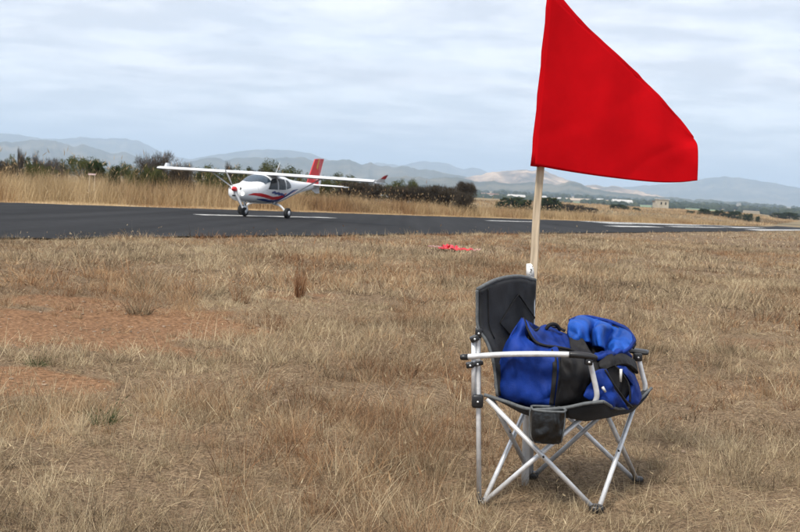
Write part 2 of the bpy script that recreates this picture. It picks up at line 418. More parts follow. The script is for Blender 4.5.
    t.links.new(noise(80, 9), bp.inputs['Height']); t.links.new(bp.outputs[0], b.inputs['Normal'])
    return m
GROUND = ground_mat()

def bare_mask(x, y):
    """where the red earth shows through the grass"""
    x = np.asarray(x, float); y = np.asarray(y, float)
    b = np.zeros_like(x)
    for cx, cy, rx, ry, a in ((-2.9, 8.1, 1.7, .9, 1.0), (-2.0, 8.7, 1.1, .75, .9), (-2.5, 6.4, 1.0, .45, .95), (-2.6, 9.6, 1.2, .5, .6), (-4.4, 8.4, 1.3, 1.1, .9),
                              (-4.6, 6.6, 1.4, .9, .85), (-0.7, 11.0, .8, .5, .45), (3.4, 9.4, .7, .5, .4), (1.9, 7.4, .5, .35, .35), (-1.0, 5.4, .5, .3, .3)):
        d = np.hypot((x - cx) / rx, (y - cy) / ry) + (fbm(x * 1.7, y * 1.7, 3) - 0.5) * 0.9
        b = np.maximum(b, a * (1 - smooth(0.55, 1.15, d)))
    return b

def build_ground():
    fine = np.radians(np.arange(-30, 30, 0.35)); coarse = np.radians(np.arange(30, 330, 4.0))
    ang = np.concatenate([fine, coarse]); na = len(ang)
    rr = [0.25]
    while rr[-1] < 26000: rr.append(rr[-1] * (1.028 if rr[-1] < 40 else 1.06))
    rr = np.array(rr); nr = len(rr)
    Rg, Ag = np.meshgrid(rr, ang, indexing='ij')
    X = Rg * np.sin(Ag); Y = Rg * np.cos(Ag)
    Z = ground_z(X, Y)
    s = DH[0] * X + DH[1] * Y; q = NQ[0] * X + NQ[1] * Y
    V = np.stack([X, Y, Z], -1).reshape(-1, 3)
    V = np.vstack([V, [[0, 0, gz(0, 0)]]])
    F = []
    for i in range(nr - 1):
        a = i * na + np.arange(na); b = i * na + (np.arange(na) + 1) % na
        F.append(np.stack([a, a + na, b + na, b], -1))
    F = np.concatenate(F)
    me = bpy.data.meshes.new('ground')
    quads = F.tolist(); c = nr * na
    quads += [(c, j, (j + 1) % na) for j in range(na)]
    me.from_pydata(V.tolist(), [], quads)
    me.polygons.foreach_set('use_smooth', [True] * len(me.polygons))
    at_ = me.attributes.new('bare', 'FLOAT', 'POINT')
    at_.data.foreach_set('value', bare_mask(V[:, 0], V[:, 1]).astype(np.float32))
    me.materials.append(GROUND); me.update()
    o = bpy.data.objects.new('ground', me); COL.objects.link(o); tag(o, kind='structure')
    # normals up
    return o
build_ground()

# ------------------------------------------------------------------ runway with painted markings
def asphalt_mat():
    m = bpy.data.materials.new('worn_asphalt'); m.use_nodes = True
    t = m.node_tree; b = t.nodes['Principled BSDF']; b.inputs['Roughness'].default_value = 0.9; b.inputs['Specular IOR Level'].default_value = 0.12
    g = N(t, 'ShaderNodeNewGeometry')
    mp = N(t, 'ShaderNodeMapping'); mp.inputs['Rotation'].default_value = (0, 0, math.atan2(DH[0], DH[1])); mp.inputs['Scale'].default_value = (1.1, 0.035, 1)
    t.links.new(g.outputs['Position'], mp.inputs['Vector'])
    n = N(t, 'ShaderNodeTexNoise'); n.inputs['Scale'].default_value = 1.0; n.inputs['Detail'].default_value = 6; t.links.new(mp.outputs[0], n.inputs['Vector'])
    n2 = N(t, 'ShaderNodeTexNoise'); n2.inputs['Scale'].default_value = 2.6; n2.inputs['Detail'].default_value = 9; n2.inputs['Roughness'].default_value = 0.7; t.links.new(g.outputs['Position'], n2.inputs['Vector'])
    a = N(t, 'ShaderNodeMath', operation='MULTIPLY_ADD'); t.links.new(n2.outputs['Fac'], a.inputs[0]); a.inputs[1].default_value = 0.45
    mm = N(t, 'ShaderNodeMath', operation='MULTIPLY'); t.links.new(n.outputs['Fac'], mm.inputs[0]); mm.inputs[1].default_value = 0.6
    t.links.new(mm.outputs[0], a.inputs[2])
    r = N(t, 'ShaderNodeValToRGB'); e = r.color_ramp.elements
    e[0].position = 0.36; e[0].color = (0.0085, 0.0087, 0.0094, 1); e[1].position = 0.66; e[1].color = (0.028, 0.0282, 0.030, 1)
    t.links.new(a.outputs[0], r.inputs[0]); t.links.new(r.outputs[0], b.inputs['Base Color'])
    return m
ASPHALT = asphalt_mat()
PAINT = mat('worn_white_paint', (0.66, 0.66, 0.64), 0.85, 0, 0.28, 1.4, spec=0.2)
def strip(s0, s1, q0, q1, dz, ns=20, jag=0.0, taper=0.0):
    V, F = [], []
    for i in range(ns + 1):
        s = s0 + (s1 - s0) * i / ns
        for k, q in enumerate((q0, q1)):
            V.append(rw(s, q + (jag * (float(fbm(s * 0.7 + 9 * k, 3.0 * k, 3)) - 0.5)), dz))
    for i in range(ns): F.append((2 * i, 2 * i + 2, 2 * i + 3, 2 * i + 1))
    return V, F
runway = part('runway', strip(-70, 380, Q_NEAR, Q_FAR, 0.03, 600, 0.7), ASPHALT, smooth_sh=False)
tag(runway, kind='structure')
for s0, s1, q0, q1 in [(-40, -29, 21.55, 22.0), (-4, 7, 21.55, 22.0), (32.9, 43.4, 21.5, 22.05), (68, 79.5, 22.5, 23.15), (103, 114, 22.4, 22.9)]:
    part('centre_line_dash', strip(s0, s1, q0, q1, 0.034, 16, 0.06), PAINT, runway, False)
for s0, s1, q0, q1 in [(84, 104, 17.6, 18.9), (108, 175, 23.8, 25.4), (118, 160, 18.5, 20.0), (150, 372, 13.0, 15.2), (176, 232, 19.0, 21.6), (110, 236, 26.2, 27.3)]:
    part('threshold_stripe', strip(s0, s1, q0, q1, 0.034, 16, 0.15), PAINT, runway, False)

# ------------------------------------------------------------------ hills (real ridges kilometres away)
def hill_mat(name, c1, c2, c3, scale):
    m = bpy.data.materials.new(name); m.use_nodes = True
    t = m.node_tree; b = t.nodes['Principled BSDF']; b.inputs['Roughness'].default_value = 1; b.inputs['Specular IOR Level'].default_value = 0
    g = N(t, 'ShaderNodeNewGeometry')
    n = N(t, 'ShaderNodeTexNoise'); n.inputs['Scale'].default_value = scale; n.inputs['Detail'].default_value = 9; n.inputs['Roughness'].default_value = 0.65
    t.links.new(g.outputs['Position'], n.inputs['Vector'])
    r = N(t, 'ShaderNodeValToRGB'); e = r.color_ramp.elements
    e[0].position = 0.36; e[0].color = (*c1, 1); e[1].position = 0.66; e[1].color = (*c3, 1); k = e.new(0.5); k.color = (*c2, 1)
    t.links.new(n.outputs['Fac'], r.inputs[0]); t.links.new(r.outputs[0], b.inputs['Base Color'])
    return m
SCRUB = hill_mat('scrub_hillside', (0.035, 0.04, 0.024), (0.08, 0.075, 0.045), (0.17, 0.14, 0.09), 0.004)
SAND = hill_mat('bare_sandy_hillside', (0.05, 0.05, 0.035), (0.26, 0.18, 0.115), (0.66, 0.48, 0.32), 0.006)
def hill(name, sky, D, W, m, rough=1.0, seed=0):
    xs = [p[0] for p in sky]; ys = [p[1] for p in sky]
    px = np.linspace(xs[0], xs[-1], max(40, int((xs[-1] - xs[0]) / 1.6)))
    py = np.interp(px, xs, ys)
    ks = np.array([.25, .5, .25]); py[1:-1] = np.convolve(py, ks, 'valid')
    py = py + (fbm(px * 0.16 + seed, px * 0 + seed, 5) - 0.5) * 3.0 * rough
    vs_ = np.linspace(-1, 0.6, 26)
    V, F = [], []
    base = VALLEY - 12
    for i in range(len(px)):
        d = ray(px[i], py[i]); hl = math.hypot(d.x, d.y); ux, uy = d.x / hl, d.y / hl; sl = d.z / hl
        crest = CAM_H + sl * D
        for v in vs_:
            rr = D + v * W
            pr = math.exp(-(v / 0.5) ** 2) if v < 0 else math.exp(-(v / 0.45) ** 2)
            gul = abs(float(vnoise(px[i] * 0.10 + seed + v * 1.5, v * 2.2 + seed)) - 0.5) * 2
            gul2 = float(fbm(px[i] * 0.25 + seed * 3, v * 5 + seed, 3))
            pr *= 1 - (1 - math.exp(-(v / 0.25) ** 2)) * (0.42 * gul + 0.25 * gul2)
            pr -= (1 - smooth(-1.0, -0.8, v)) * 0.06
            V.append((ux * rr, uy * rr, base + (crest - base) * pr))
    nv = len(vs_)
    for i in range(len(px) - 1):
        for j in range(nv - 1):
            F.append((i * nv + j, (i + 1) * nv + j, (i + 1) * nv + j + 1, i * nv + j + 1))
    o = part(name, (V, F), m); tag(o, kind='structure'); return o
hill('mountain', [(-260, 150), (-160, 136), (-60, 139), (0, 133), (20, 134.5), (40, 138), (60, 138.5), (80, 137), (100, 138.3), (125, 138.3), (140, 141), (150, 146), (160, 151), (175, 156), (200, 162)], 13500, 2500, SCRUB, 0.6, 1)
hill('hill', [(-260, 160), (-120, 143), (0, 142), (25, 141), (40, 138.7), (55, 140.5), (65, 143.5), (73, 146.5), (83, 143.8), (92, 147), (100, 150), (112, 154), (118, 153.5), (124, 151), (130, 154), (140, 158), (160, 163)], 8200, 1900, SCRUB, 0.8, 2)
hill('mountain', [(170, 163), (195, 158.5), (220, 154), (245, 150.5), (262, 149), (275, 149.3), (295, 150.5), (310, 153), (322, 157.5), (340, 163), (360, 168)], 12500, 2300, SCRUB, 0.6, 3)
hill('hill', [(170, 165), (198, 160), (212, 157.5), (225, 160), (240, 158), (255, 156.5), (270, 157.5), (290, 157.5), (303, 157), (315, 161), (328, 160), (340, 159), (350, 159.3), (362, 164.5), (370, 161.2), (380, 166), (392, 166.5), (404, 166), (420, 169), (440, 172), (460, 175), (480, 179), (500, 184), (530, 190)], 7600, 1800, SCRUB, 1.0, 4)
hill('mountain', [(360, 168), (378, 162), (388, 163.5), (400, 165.5), (412, 163), (425, 160.8), (440, 162.5), (447, 163), (456, 167), (464, 169.5), (473, 166.8), (480, 168.5), (488, 173), (505, 178), (540, 186)], 14500, 2400, SCRUB, 0.6, 5)
hill('sandy_hill', [(455, 180), (478, 175), (488, 172.5), (500, 171.5), (515, 170), (532, 170.3), (546, 171), (558, 175.5), (568, 180), (585, 186), (597, 184.5), (604, 187), (614, 184.5), (624, 188), (640, 191), (665, 197)], 7000, 1500, SAND, 1.0, 6)
hill('foothill', [(380, 178), (405, 176), (430, 178), (455, 177), (480, 182), (495, 181), (510, 184), (530, 182), (548, 184), (562, 184), (571, 181.5), (581, 183), (592, 188), (606, 192), (630, 193.5), (660, 197), (700, 199.5), (760, 203)], 5200, 1100, SCRUB, 1.2, 7)
hill('mountain', [(560, 190), (600, 189), (640, 186), (670, 183.5), (692, 180.5), (706, 178), (725, 176.2), (742, 178), (762, 181), (780, 184), (800, 188), (830, 193), (880, 199), (960, 203)], 12000, 2300, SCRUB, 0.5, 8)

# ------------------------------------------------------------------ crop fields and the woods of the valley
FIELDG = mat('green_crop', (0.18, 0.235, 0.135), 0.95, 0, 0.15, 0.01, spec=0.05)
FIELDP = mat('pale_stubble', (0.50, 0.40, 0.29), 0.95, 0, 0.15, 0.01, spec=0.05)
FIELDR = mat('ploughed_pinkish_soil', (0.38, 0.24, 0.17), 0.95, 0, 0.15, 0.01, spec=0.05)
def field(x0, x1, d0, d1, m, dz=0.6):
    V, F = [], []
    n = 24
    for i in range(n + 1):
        px = x0 + (x1 - x0) * i / n
        d = ray(px, 195); hl = math.hypot(d.x, d.y)
        for k in range(9):
            dd = d0 + (d1 - d0) * k / 8
            x, y = d.x / hl * dd, d.y / hl * dd
            V.append((x, y, float(ground_z(np.array([x]), np.array([y]))[0]) + dz))
    for i in range(n):
        for k in range(8): F.append((i * 9 + k, (i + 1) * 9 + k, (i + 1) * 9 + k + 1, i * 9 + k + 1))
    tag(part('crop_field', (V, F), m), kind='structure')
field(470, 506, 1250, 1700, FIELDG); field(476, 500, 1900, 2700, FIELDR, 0.9)
field(560, 655, 1350, 2000, FIELDG); field(655, 720, 1300, 1900, FIELDG, 1.2); field(560, 680, 2150, 2500, FIELDP, 0.9)
field(100, 170, 3200, 4600, FIELDP); field(505, 560, 1300, 1700, FIELDP)

def ico():
    t = (1 + 5 ** .5) / 2
    v = [(-1, t, 0), (1, t, 0), (-1, -t, 0), (1, -t, 0), (0, -1, t), (0, 1, t), (0, -1, -t), (0, 1, -t), (t, 0, -1), (t, 0, 1), (-t, 0, -1), (-t, 0, 1)]
    f = [(0, 11, 5), (0, 5, 1), (0, 1, 7), (0, 7, 10), (0, 10, 11), (1, 5, 9), (5, 11, 4), (11, 10, 2), (10, 7, 6), (7, 1, 8), (3, 9, 4), (3, 4, 2), (3, 2, 6), (3, 6, 8), (3, 8, 9), (4, 9, 5), (2, 4, 11), (6, 2, 10), (8, 6, 7), (9, 8, 1)]
    return np.array(v) / math.hypot(1, t), f
WOODS = hill_mat('woodland_canopy', (0.02, 0.028, 0.016), (0.035, 0.045, 0.024), (0.07, 0.075, 0.04), 0.05)
def woodland():
    v0, f0 = ico(); V, F = [], []
    k = 0
    rows = [(1700, 1780), (2050, 2120), (2550, 2680), (3000, 3400), (3600, 4100), (1480, 1520), (4200, 4700)]
    for _ in range(4200):
        a, b = rows[RNG.integers(len(rows))]
        px = RNG.uniform(-60, 900); d = ray(px, 195); hl = math.hypot(d.x, d.y)
        if float(vnoise(px * 0.045 + a, a * 0.01)) < 0.42: continue
        dd = RNG.uniform(a, b); x, y = d.x / hl * dd, d.y / hl * dd
        z = float(ground_z(np.array([x]), np.array([y]))[0])
        r = RNG.uniform(3, 6.5) * (dd / 2200) ** 0.5
        W = v0 * np.array([r * RNG.uniform(.9, 1.6), r * RNG.uniform(.9, 1.6), r]) * (1 + (RNG.random((12, 1)) - .5) * .5) + np.array([x, y, z + r * 0.6])
        V += W.tolist(); F += [(p + k, q + k, s + k) for p, q, s in f0]; k += 12
    o = part('distant_woodland', (V, F), WOODS)
    tag(o, 'blue-hazed belts of far trees in the valley below the hills', 'woodland', kind='stuff')
woodland()

# ------------------------------------------------------------------ buildings far away
def building(px, D, w, l, h, ang, wm, rm, label, pitched=True, wins=3, zoff=0.0):
    d = ray(px, 200); hl = math.hypot(d.x, d.y); x, y = d.x / hl * D, d.y / hl * D
    z = gz(x, y) + zoff
    root = empty('building', (x, y, z)); tag(root, label, 'building', 'buildings in the valley')
    ca, sa = math.cos(ang), math.sin(ang)
    A = Vector((ca, sa, 0)); B = Vector((-sa, ca, 0)); Zv = Vector((0, 0, 1)); c = Vector((x, y, z))
    part('wall', box(c + Zv * (h / 2 - 1), (w / 2, l / 2, h / 2 + 1), (A, B, Zv)), wm, root, False)
    if pitched:
        e = 0.35
        V = [c + A * (w / 2 + e) * i + B * (l / 2 + e) * j + Zv * (h + 0.02) for i in (-1, 1) for j in (-1, 1)] + [c + A * (w / 2 + e) * i + Zv * (h + l * 0.22) for i in (-1, 1)]
        part('roof', (V, [(0, 2, 5, 4), (1, 4, 5, 3), (0, 4, 1), (2, 3, 5), (0, 1, 3, 2)]), rm, root, False)
    else:
        part('roof', box(c + Zv * (h + 0.2), (w / 2 + .3, l / 2 + .3, 0.2), (A, B, Zv)), rm, root, False)
    for k in range(wins):
        u = (k + 0.5) / wins * 2 - 1
        part('window', box(c + A * u * w * 0.42 - B * (l / 2 + 0.02) + Zv * h * 0.58, (w * 0.06, 0.05, h * 0.14), (A, B, Zv)), GLASS_D, root, False)
    return root
building(662, 560, 5.4, 4.5, 4.4, 0.15, WALLM, ROOFM, 'small cream house at the plain\'s edge, right of the dark green bush', False, 2)
building(656.5, 566, 2.6, 3.4, 3.2, 0.1, WALLM, ROOFB, 'low cream shed leaning on the cream house', False, 1)
building(622, 1700, 30, 14, 6.5, 0.05, WALLW, WALLW, 'long pale barn roof behind the round dark bush', True, 4)
building(516, 1560, 24, 12, 7, 0.1, WALLW, ROOFM, 'long whitish shed just left of the flag pole')
building(543, 1600, 8, 9, 8, 0.3, WALLW, ROOFM, 'small white house right of the flag pole', True, 2)
building(562, 1900, 14, 9, 5, -0.2, WALLW, ROOFM, 'pale low house left of the green fields', True, 2)
building(600, 2100, 12, 9, 5, 0.2, WALLW, ROOFM, 'white cottage above the green crop field', True, 2)
building(494, 1850, 13, 9, 6, 0.4, WALLW, ROOFB, 'pale house with brown roof beside the ploughed field', True, 2)

# ------------------------------------------------------------------ trees and bushes
def set_tint(me, vals):
    a = me.attributes.new('tint', 'FLOAT', 'POINT'); a.data.foreach_set('value', np.asarray(vals, np.float32))
def branches(rng, h, w, n, twig=False):
    """trunk and limbs: returns tube mesh and branch end points"""
    out, ends = [], []
    base = Vector((0, 0, -0.1))
    nst = 1 if not twig else 3
    for sidx in range(nst):
        fork = Vector((rng.uniform(-.08, .08) * w, rng.uniform(-.08, .08) * w, h * rng.uniform(.22, .34)))
        out.append(tube(catmull([base + Vector((rng.uniform(-.1, .1), rng.uniform(-.1, .1), 0)), base.lerp(fork, .5) + Vector((rng.uniform(-.06, .06), rng.uniform(-.06, .06), 0)), fork], 3), [h * .038 * (1 - .07 * k) for k in range(7)], 7))
        for k in range(n):
            a = 2 * math.pi * (k + rng.random()) / n; rad = w * .5 * rng.uniform(.4, .85)
            e = Vector((math.cos(a) * rad, math.sin(a) * rad, h * rng.uniform(.55, .92)))
            mid = fork.lerp(e, .5) + Vector((rng.uniform(-.1, .1) * w, rng.uniform(-.1, .1) * w, h * .06))
            out.append(tube(catmull([fork, mid, e], 3), [h * .022 * (1 - .13 * i) for i in range(7)], 5)); ends.append(e)
            for _ in range(2):
                st = fork.lerp(mid, rng.uniform(.4, 1)); e2 = st + Vector((rng.uniform(-.25, .25) * w, rng.uniform(-.25, .25) * w, h * rng.uniform(.1, .3)))
                out.append(tube([st, st.lerp(e2, .5) + Vector((0, 0, .03 * h)), e2], [h * .01, h * .008, h * .004], 4)); ends.append(e2)
    return merge(*out), ends
def tree_proto(kind, h, w, seed, shape='round', leaves=2600):
    rng = random.Random(seed); nr = np.random.default_rng(seed)
    wood, ends = branches(rng, h, w, 6 if kind != 'grey' else 7, kind in ('brown', 'grey'))
    V, F, T = [], [], []
    # clumps through the crown's volume
    cl = []
    ncl = 38
    for k in range(ncl):
        a = rng.random() * 6.28; rr = math.sqrt(rng.random()) * w * .46
        if shape == 'umbrella': zz = h * (0.86 - 0.16 * (rr / (w * .5)) ** 2) + rng.uniform(-.05, .06) * h; cr = w * rng.uniform(.08, .14)
        elif shape == 'low': zz = h * rng.uniform(.10, .86) * (1 - .40 * (rr / (w * .5)) ** 2); cr = w * rng.uniform(.10, .18)
        else: zz = h * (.30 + rng.random() * .62 * math.sqrt(max(0, 1 - (rr / (w * .52)) ** 2))); cr = w * rng.uniform(.09, .17)
        cl.append((Vector((math.cos(a) * rr, math.sin(a) * rr, zz)), cr, rng.uniform(.15, .85)))
    for e in ends: cl.append((e, w * rng.uniform(.07, .12), rng.uniform(.2, .8)))
    per = leaves // len(cl)
    for c, cr, tint in cl:
        for _ in range(per):
            d = nr.normal(size=3); d /= np.linalg.norm(d); rad = cr * nr.random() ** (1 / 2.2)
            p = np.array(c) + d * rad * np.array([1.15, 1.15, .75])
            p[2] = max(p[2], 0.05)
            if kind in ('brown', 'grey'):        # twigs: thin slivers pointing out and up
                dr = d + np.array([0, 0, .7]) + nr.normal(size=3) * .5; dr /= np.linalg.norm(dr)
                sd_ = np.cross(dr, nr.normal(size=3)); sd_ /= np.linalg.norm(sd_)
                L = nr.uniform(.16, .38) * h / 3; wd = nr.uniform(.007, .016) * h / 3 * (1.1 if kind == 'grey' else 2.0)
                k = len(V); V += [p - sd_ * wd, p + sd_ * wd, p + dr * L]; F.append((k, k + 1, k + 2)); T += [float(np.clip(tint + nr.normal() * .09, 0, 1))] * 3
            else:
                n_ = nr.normal(size=3) + d * .8; n_ /= np.linalg.norm(n_)
                u = np.cross(n_, nr.normal(size=3)); u /= np.linalg.norm(u); v = np.cross(n_, u)
                s1 = nr.uniform(.030, .058) * h / 3 * (1.1 if kind == 'green' else 1.75); s2 = s1 * nr.uniform(.5, .9)
                k = len(V); V += [p - u * s1, p - v * s2, p + u * s1, p + v * s2]; F.append((k, k + 1, k + 2, k + 3)); T += [float(np.clip(tint + nr.normal() * .09, 0, 1))] * 4
    wm = make_mesh('trunk', wood[0], wood[1], BARK)
    cm = make_mesh('crown', V, F, LEAF[kind], False); set_tint(cm, T)
    top = max(v[2] for v in V); wid = max(abs(v[0]) for v in V) * 2
    return wm, cm, top, wid
PROTO = {'green': [tree_proto('green', 3, 4.4, 3, 'low', 7600), tree_proto('green', 3, 3.6, 4, 'round', 7600)],
         'flat': [tree_proto('green', 3, 5.2, 5, 'umbrella', 6500)],
         'dark': [tree_proto('dark', 3, 3.6, 6, 'low', 8000), tree_proto('dark', 3, 3.9, 16, 'low', 8000)],
         'brown': [tree_proto('brown', 3, 4.2, 7, 'low', 7800), tree_proto('brown', 3, 3.8, 8, 'round', 7800)],
         'brownflat': [tree_proto('brown', 3, 3.2, 9, 'umbrella', 5200)],
         'grey': [tree_proto('grey', 3, 4.0, 10, 'round', 6000), tree_proto('grey', 3, 2.6, 12, 'round', 2600)]}
_cnt = {}
def tree(name, kind, px, top, wpx, D, label, group):
    """px/top/wpx: where the photograph shows its crown; D: its real distance"""
    lst = PROTO[kind]; i = _cnt.get(kind, 0); _cnt[kind] = i + 1
    wm, cm, th, tw = lst[i % len(lst)]
    p = at(px, top, D); g = gz(p.x, p.y)
    hgt = max(0.6, p.z - g); wid = 1.18 * wpx * D / FPX
    root = empty(name, (p.x, p.y, g)); tag(root, label, 'tree' if 'tree' in name else 'bush', group)
    rz = (i * 2.39996) % 6.28
    root.rotation_euler = (0, 0, rz); root.scale = (wid / tw, wid / tw, hgt / th)
    for nm, me in (('trunk', wm), ('crown', cm)):
        o = bpy.data.objects.new(nm, me); COL.objects.link(o); o.parent = root
    return root
GL = 'trees and thorn bushes beyond the tall grass'
for a in [
    ('thorn_bush', 'brown', 2, 157, 38, 66, 'dark brown thorn bush at the picture\'s far left edge behind tall grass'),
    ('dead_tree', 'grey', 21, 144.5, 9, 72, 'thin bare dead tree sticking up at far left'),
    ('dead_tree', 'grey', 36, 147.5, 8, 78, 'second thin bare tree from the left edge'),
    ('green_bush', 'green', 22, 154, 36, 80, 'green bush below the two thin dead trees'),
    ('bare_bush', 'grey', 47, 155, 30, 84, 'grey leafless bush right of the two thin dead trees'),
    ('green_bush', 'green', 40, 161, 34, 64, 'low olive bush just above the grass at left'),
    ('bare_bush', 'grey', 63, 157.5, 24, 88, 'grey leafless bush left of the flat-topped green tree'),
    ('flat_topped_tree', 'flat', 83, 154.5, 40, 74, 'flat-topped olive green tree between leafless bushes at left'),
    ('dark_bush', 'dark', 95, 160.5, 24, 70, 'dark bush tucked under the flat-topped green tree'),
    ('dark_bush', 'dark', 115, 164.5, 13, 56, 'small dark bush half sunk in tall golden grass'),
    ('green_bush', 'green', 118, 160.5, 40, 90, 'wide green bush between flat-topped tree and big leafless tree'),
    ('bare_tree', 'grey', 155, 147.5, 44, 68, 'big spreading leafless tree near the aircraft\'s far wing tip'),
    ('green_bush', 'green', 153, 164, 34, 62, 'low green bush at the foot of the big leafless tree'),
    ('bare_bush', 'grey', 183, 156, 24, 80, 'leafless bush right of the big leafless tree'),
    ('green_bush', 'green', 138, 163, 26, 60, 'olive bush left of the low green bush'),
    ('thorn_bush', 'brown', 178, 163.5, 36, 64, 'brown thorn bush behind the aircraft\'s far wing tip'),
    ('green_bush', 'green', 207, 162.5, 36, 84, 'green bush above the middle of the far wing'),
    ('dead_tree', 'grey', 229, 158.5, 9, 82, 'thin bare tree above the far wing'),
    ('green_bush', 'green', 240, 164, 40, 86, 'wide green bush above the aircraft\'s windscreen'),
    ('round_tree', 'green', 271, 156.5, 30, 92, 'tall round olive tree above the aircraft cabin'),
    ('green_bush', 'green', 222, 169, 44, 70, 'olive bush behind the propeller'),
    ('thorn_bush', 'brown', 262, 166, 40, 88, 'brown thorn bush under the round olive tree'),
    ('green_bush', 'green', 293, 163.5, 36, 90, 'green bush between round olive tree and red tail fin'),
    ('green_bush', 'green', 342, 171.5, 40, 100, 'green bush right of the red tail fin'),
    ('green_bush', 'green', 320, 174, 36, 96, 'olive bush directly behind the tail fin'),
    ('thorn_bush', 'brown', 352, 178, 40, 94, 'brown thorn bush above the aircraft\'s tailplane tip'),
    ('thorn_bush', 'brown', 372, 179, 34, 98, 'brown thorn bush behind the near wing tip'),
    ('green_bush', 'green', 394, 177.5, 28, 112, 'small green bush just right of the near wing tip'),
    ('green_bush', 'green', 412, 176.5, 20, 114, 'green crown rising behind the brown thorn thicket'),
    ('thorn_bush', 'brown', 404, 183, 40, 100, 'first brown thorn bush of the dense thicket right of the wing'),
    ('thorn_bush', 'brown', 427, 182, 40, 101, 'second brown thorn bush of the dense thicket right of the wing'),
    ('thorn_bush', 'brown', 446, 183.5, 40, 100, 'third brown thorn bush of the dense thicket right of the wing'),
    ('umbrella_tree', 'brownflat', 466, 179.5, 24, 108, 'umbrella-topped brown tree at the right end of the thicket'),
    ('thorn_bush', 'brown', 465, 190, 26, 98, 'low brown thorn bush under the umbrella-topped tree'),
    ('dark_bush', 'dark', 512, 196.5, 34, 250, 'low dark bush on the mound left of the flag pole'),
    ('dark_bush', 'dark', 524, 199, 20, 220, 'small dark bush touching the flag pole\'s left side'),
    ('dark_bush', 'dark', 549, 197, 30, 240, 'dark bush just right of the flag pole'),
    ('thorn_bush', 'brown', 572, 203, 30, 250, 'low brown bush under the red flag\'s middle'),
    ('thorn_bush', 'brown', 590, 206.5, 18, 290, 'low brown bush left of the round dark green bush')]:
    tree(*a, GL)
GR = 'row of bushes on the far right plain'
for px, top, w, lab in [(619, 204, 21, 'round dark green bush in front of the pale barn roof'), (636.5, 207.5, 9, 'small dark bush left of the cream house'),
                        (690.5, 210.5, 9, 'leftmost small bush of the right-hand row'), (705, 208.5, 15, 'second bush of the right-hand row, the tallest'),
                        (719, 209.8, 15, 'third bush of the right-hand row'), (734, 210.8, 18, 'fourth bush of the right-hand row'),
                        (748.5, 213.2, 11, 'fifth bush of the right-hand row'), (758, 216, 5, 'tiny bush ending the right-hand row of five'),
                        (779, 212.6, 18, 'dark bush near the right picture edge'), (791, 212.2, 20, 'large dark bush at the right picture edge')]:
    tree('dark_bush', 'dark', px, top, w, 400 if px < 760 else 540, lab, GR)

# ------------------------------------------------------------------ small things among the far trees
def parked_car(px, py, D, ang, label):
    p = at(px, py, D); g = gz(p.x, p.y); root = empty('parked_car', (p.x, p.y, g)); root.rotation_euler = (0, 0, ang)
    tag(root, label, 'car', 'cars parked under the thorn trees'); ORG[root.name] = Vector((0, 0, 0))
    prof = [(-2.1, .35), (-2.15, .75), (-2.0, .92), (-1.2, .98), (-.6, 1.45), (1.2, 1.48), (1.95, 1.0), (2.1, .85), (2.1, .35)]
    V, F = [], []
    for y in (-.8, .8): V += [Vector((x, y * (1 if z < 1.1 else .86), z)) for x, z in prof]
    n = len(prof)
    F = [tuple(range(n)), tuple(range(2 * n - 1, n - 1, -1))] + [(i, i + n, (i + 1) % n + n, (i + 1) % n) for i in range(n)]
    part('body', (V, F), WHITE, root, False, True)
    for s_ in (-1, 1): part('window', ([Vector((x, s_ * (.81 if z < 1.1 else .735), z)) for x, z in ((-1.05, 1.02), (-.55, 1.38), (1.1, 1.4), (1.7, 1.02))], [(0, 1, 2, 3)]), GLASS_D, root, False, True)
    part('windscreen', ([Vector((-1.18, -.66, 1.02)), Vector((-1.18, .66, 1.02)), Vector((-.66, .6, 1.41)), Vector((-.66, -.6, 1.41))], [(0, 1, 2, 3)]), GLASS_D, root, False, True)
    for x in (-1.3, 1.3):
        for s_ in (-1, 1): part('wheel', tube([(x, s_ * .66, .32), (x, s_ * .84, .32)], .32, 14), RUBBER, root, True, True)
parked_car(374, 191, 122, 0.3, 'white car half hidden under thorn bushes beside the near wing tip')
parked_car(394, 192.5, 126, -0.15, 'white car half hidden under thorn bushes, further from the wing tip')
def marker_board():
    c = at(92, 174.3, 50); g = gz(c.x, c.y); root = empty('marker_board', (c.x, c.y, g))
    tag(root, 'small pale pink board showing above the tall grass at left', 'marker board')
    part('board', box(c, (.17, .012, .035)), mat('faded_pink_board', (0.66, 0.5, 0.48), 0.8), root, False)
    for dx in (-.12, .12): part('post', box((c.x + dx, c.y + .025, (c.z + g) / 2 - .02), (.014, .012, (c.z - g) / 2 + .02)), WOOD, root, False)
marker_board()

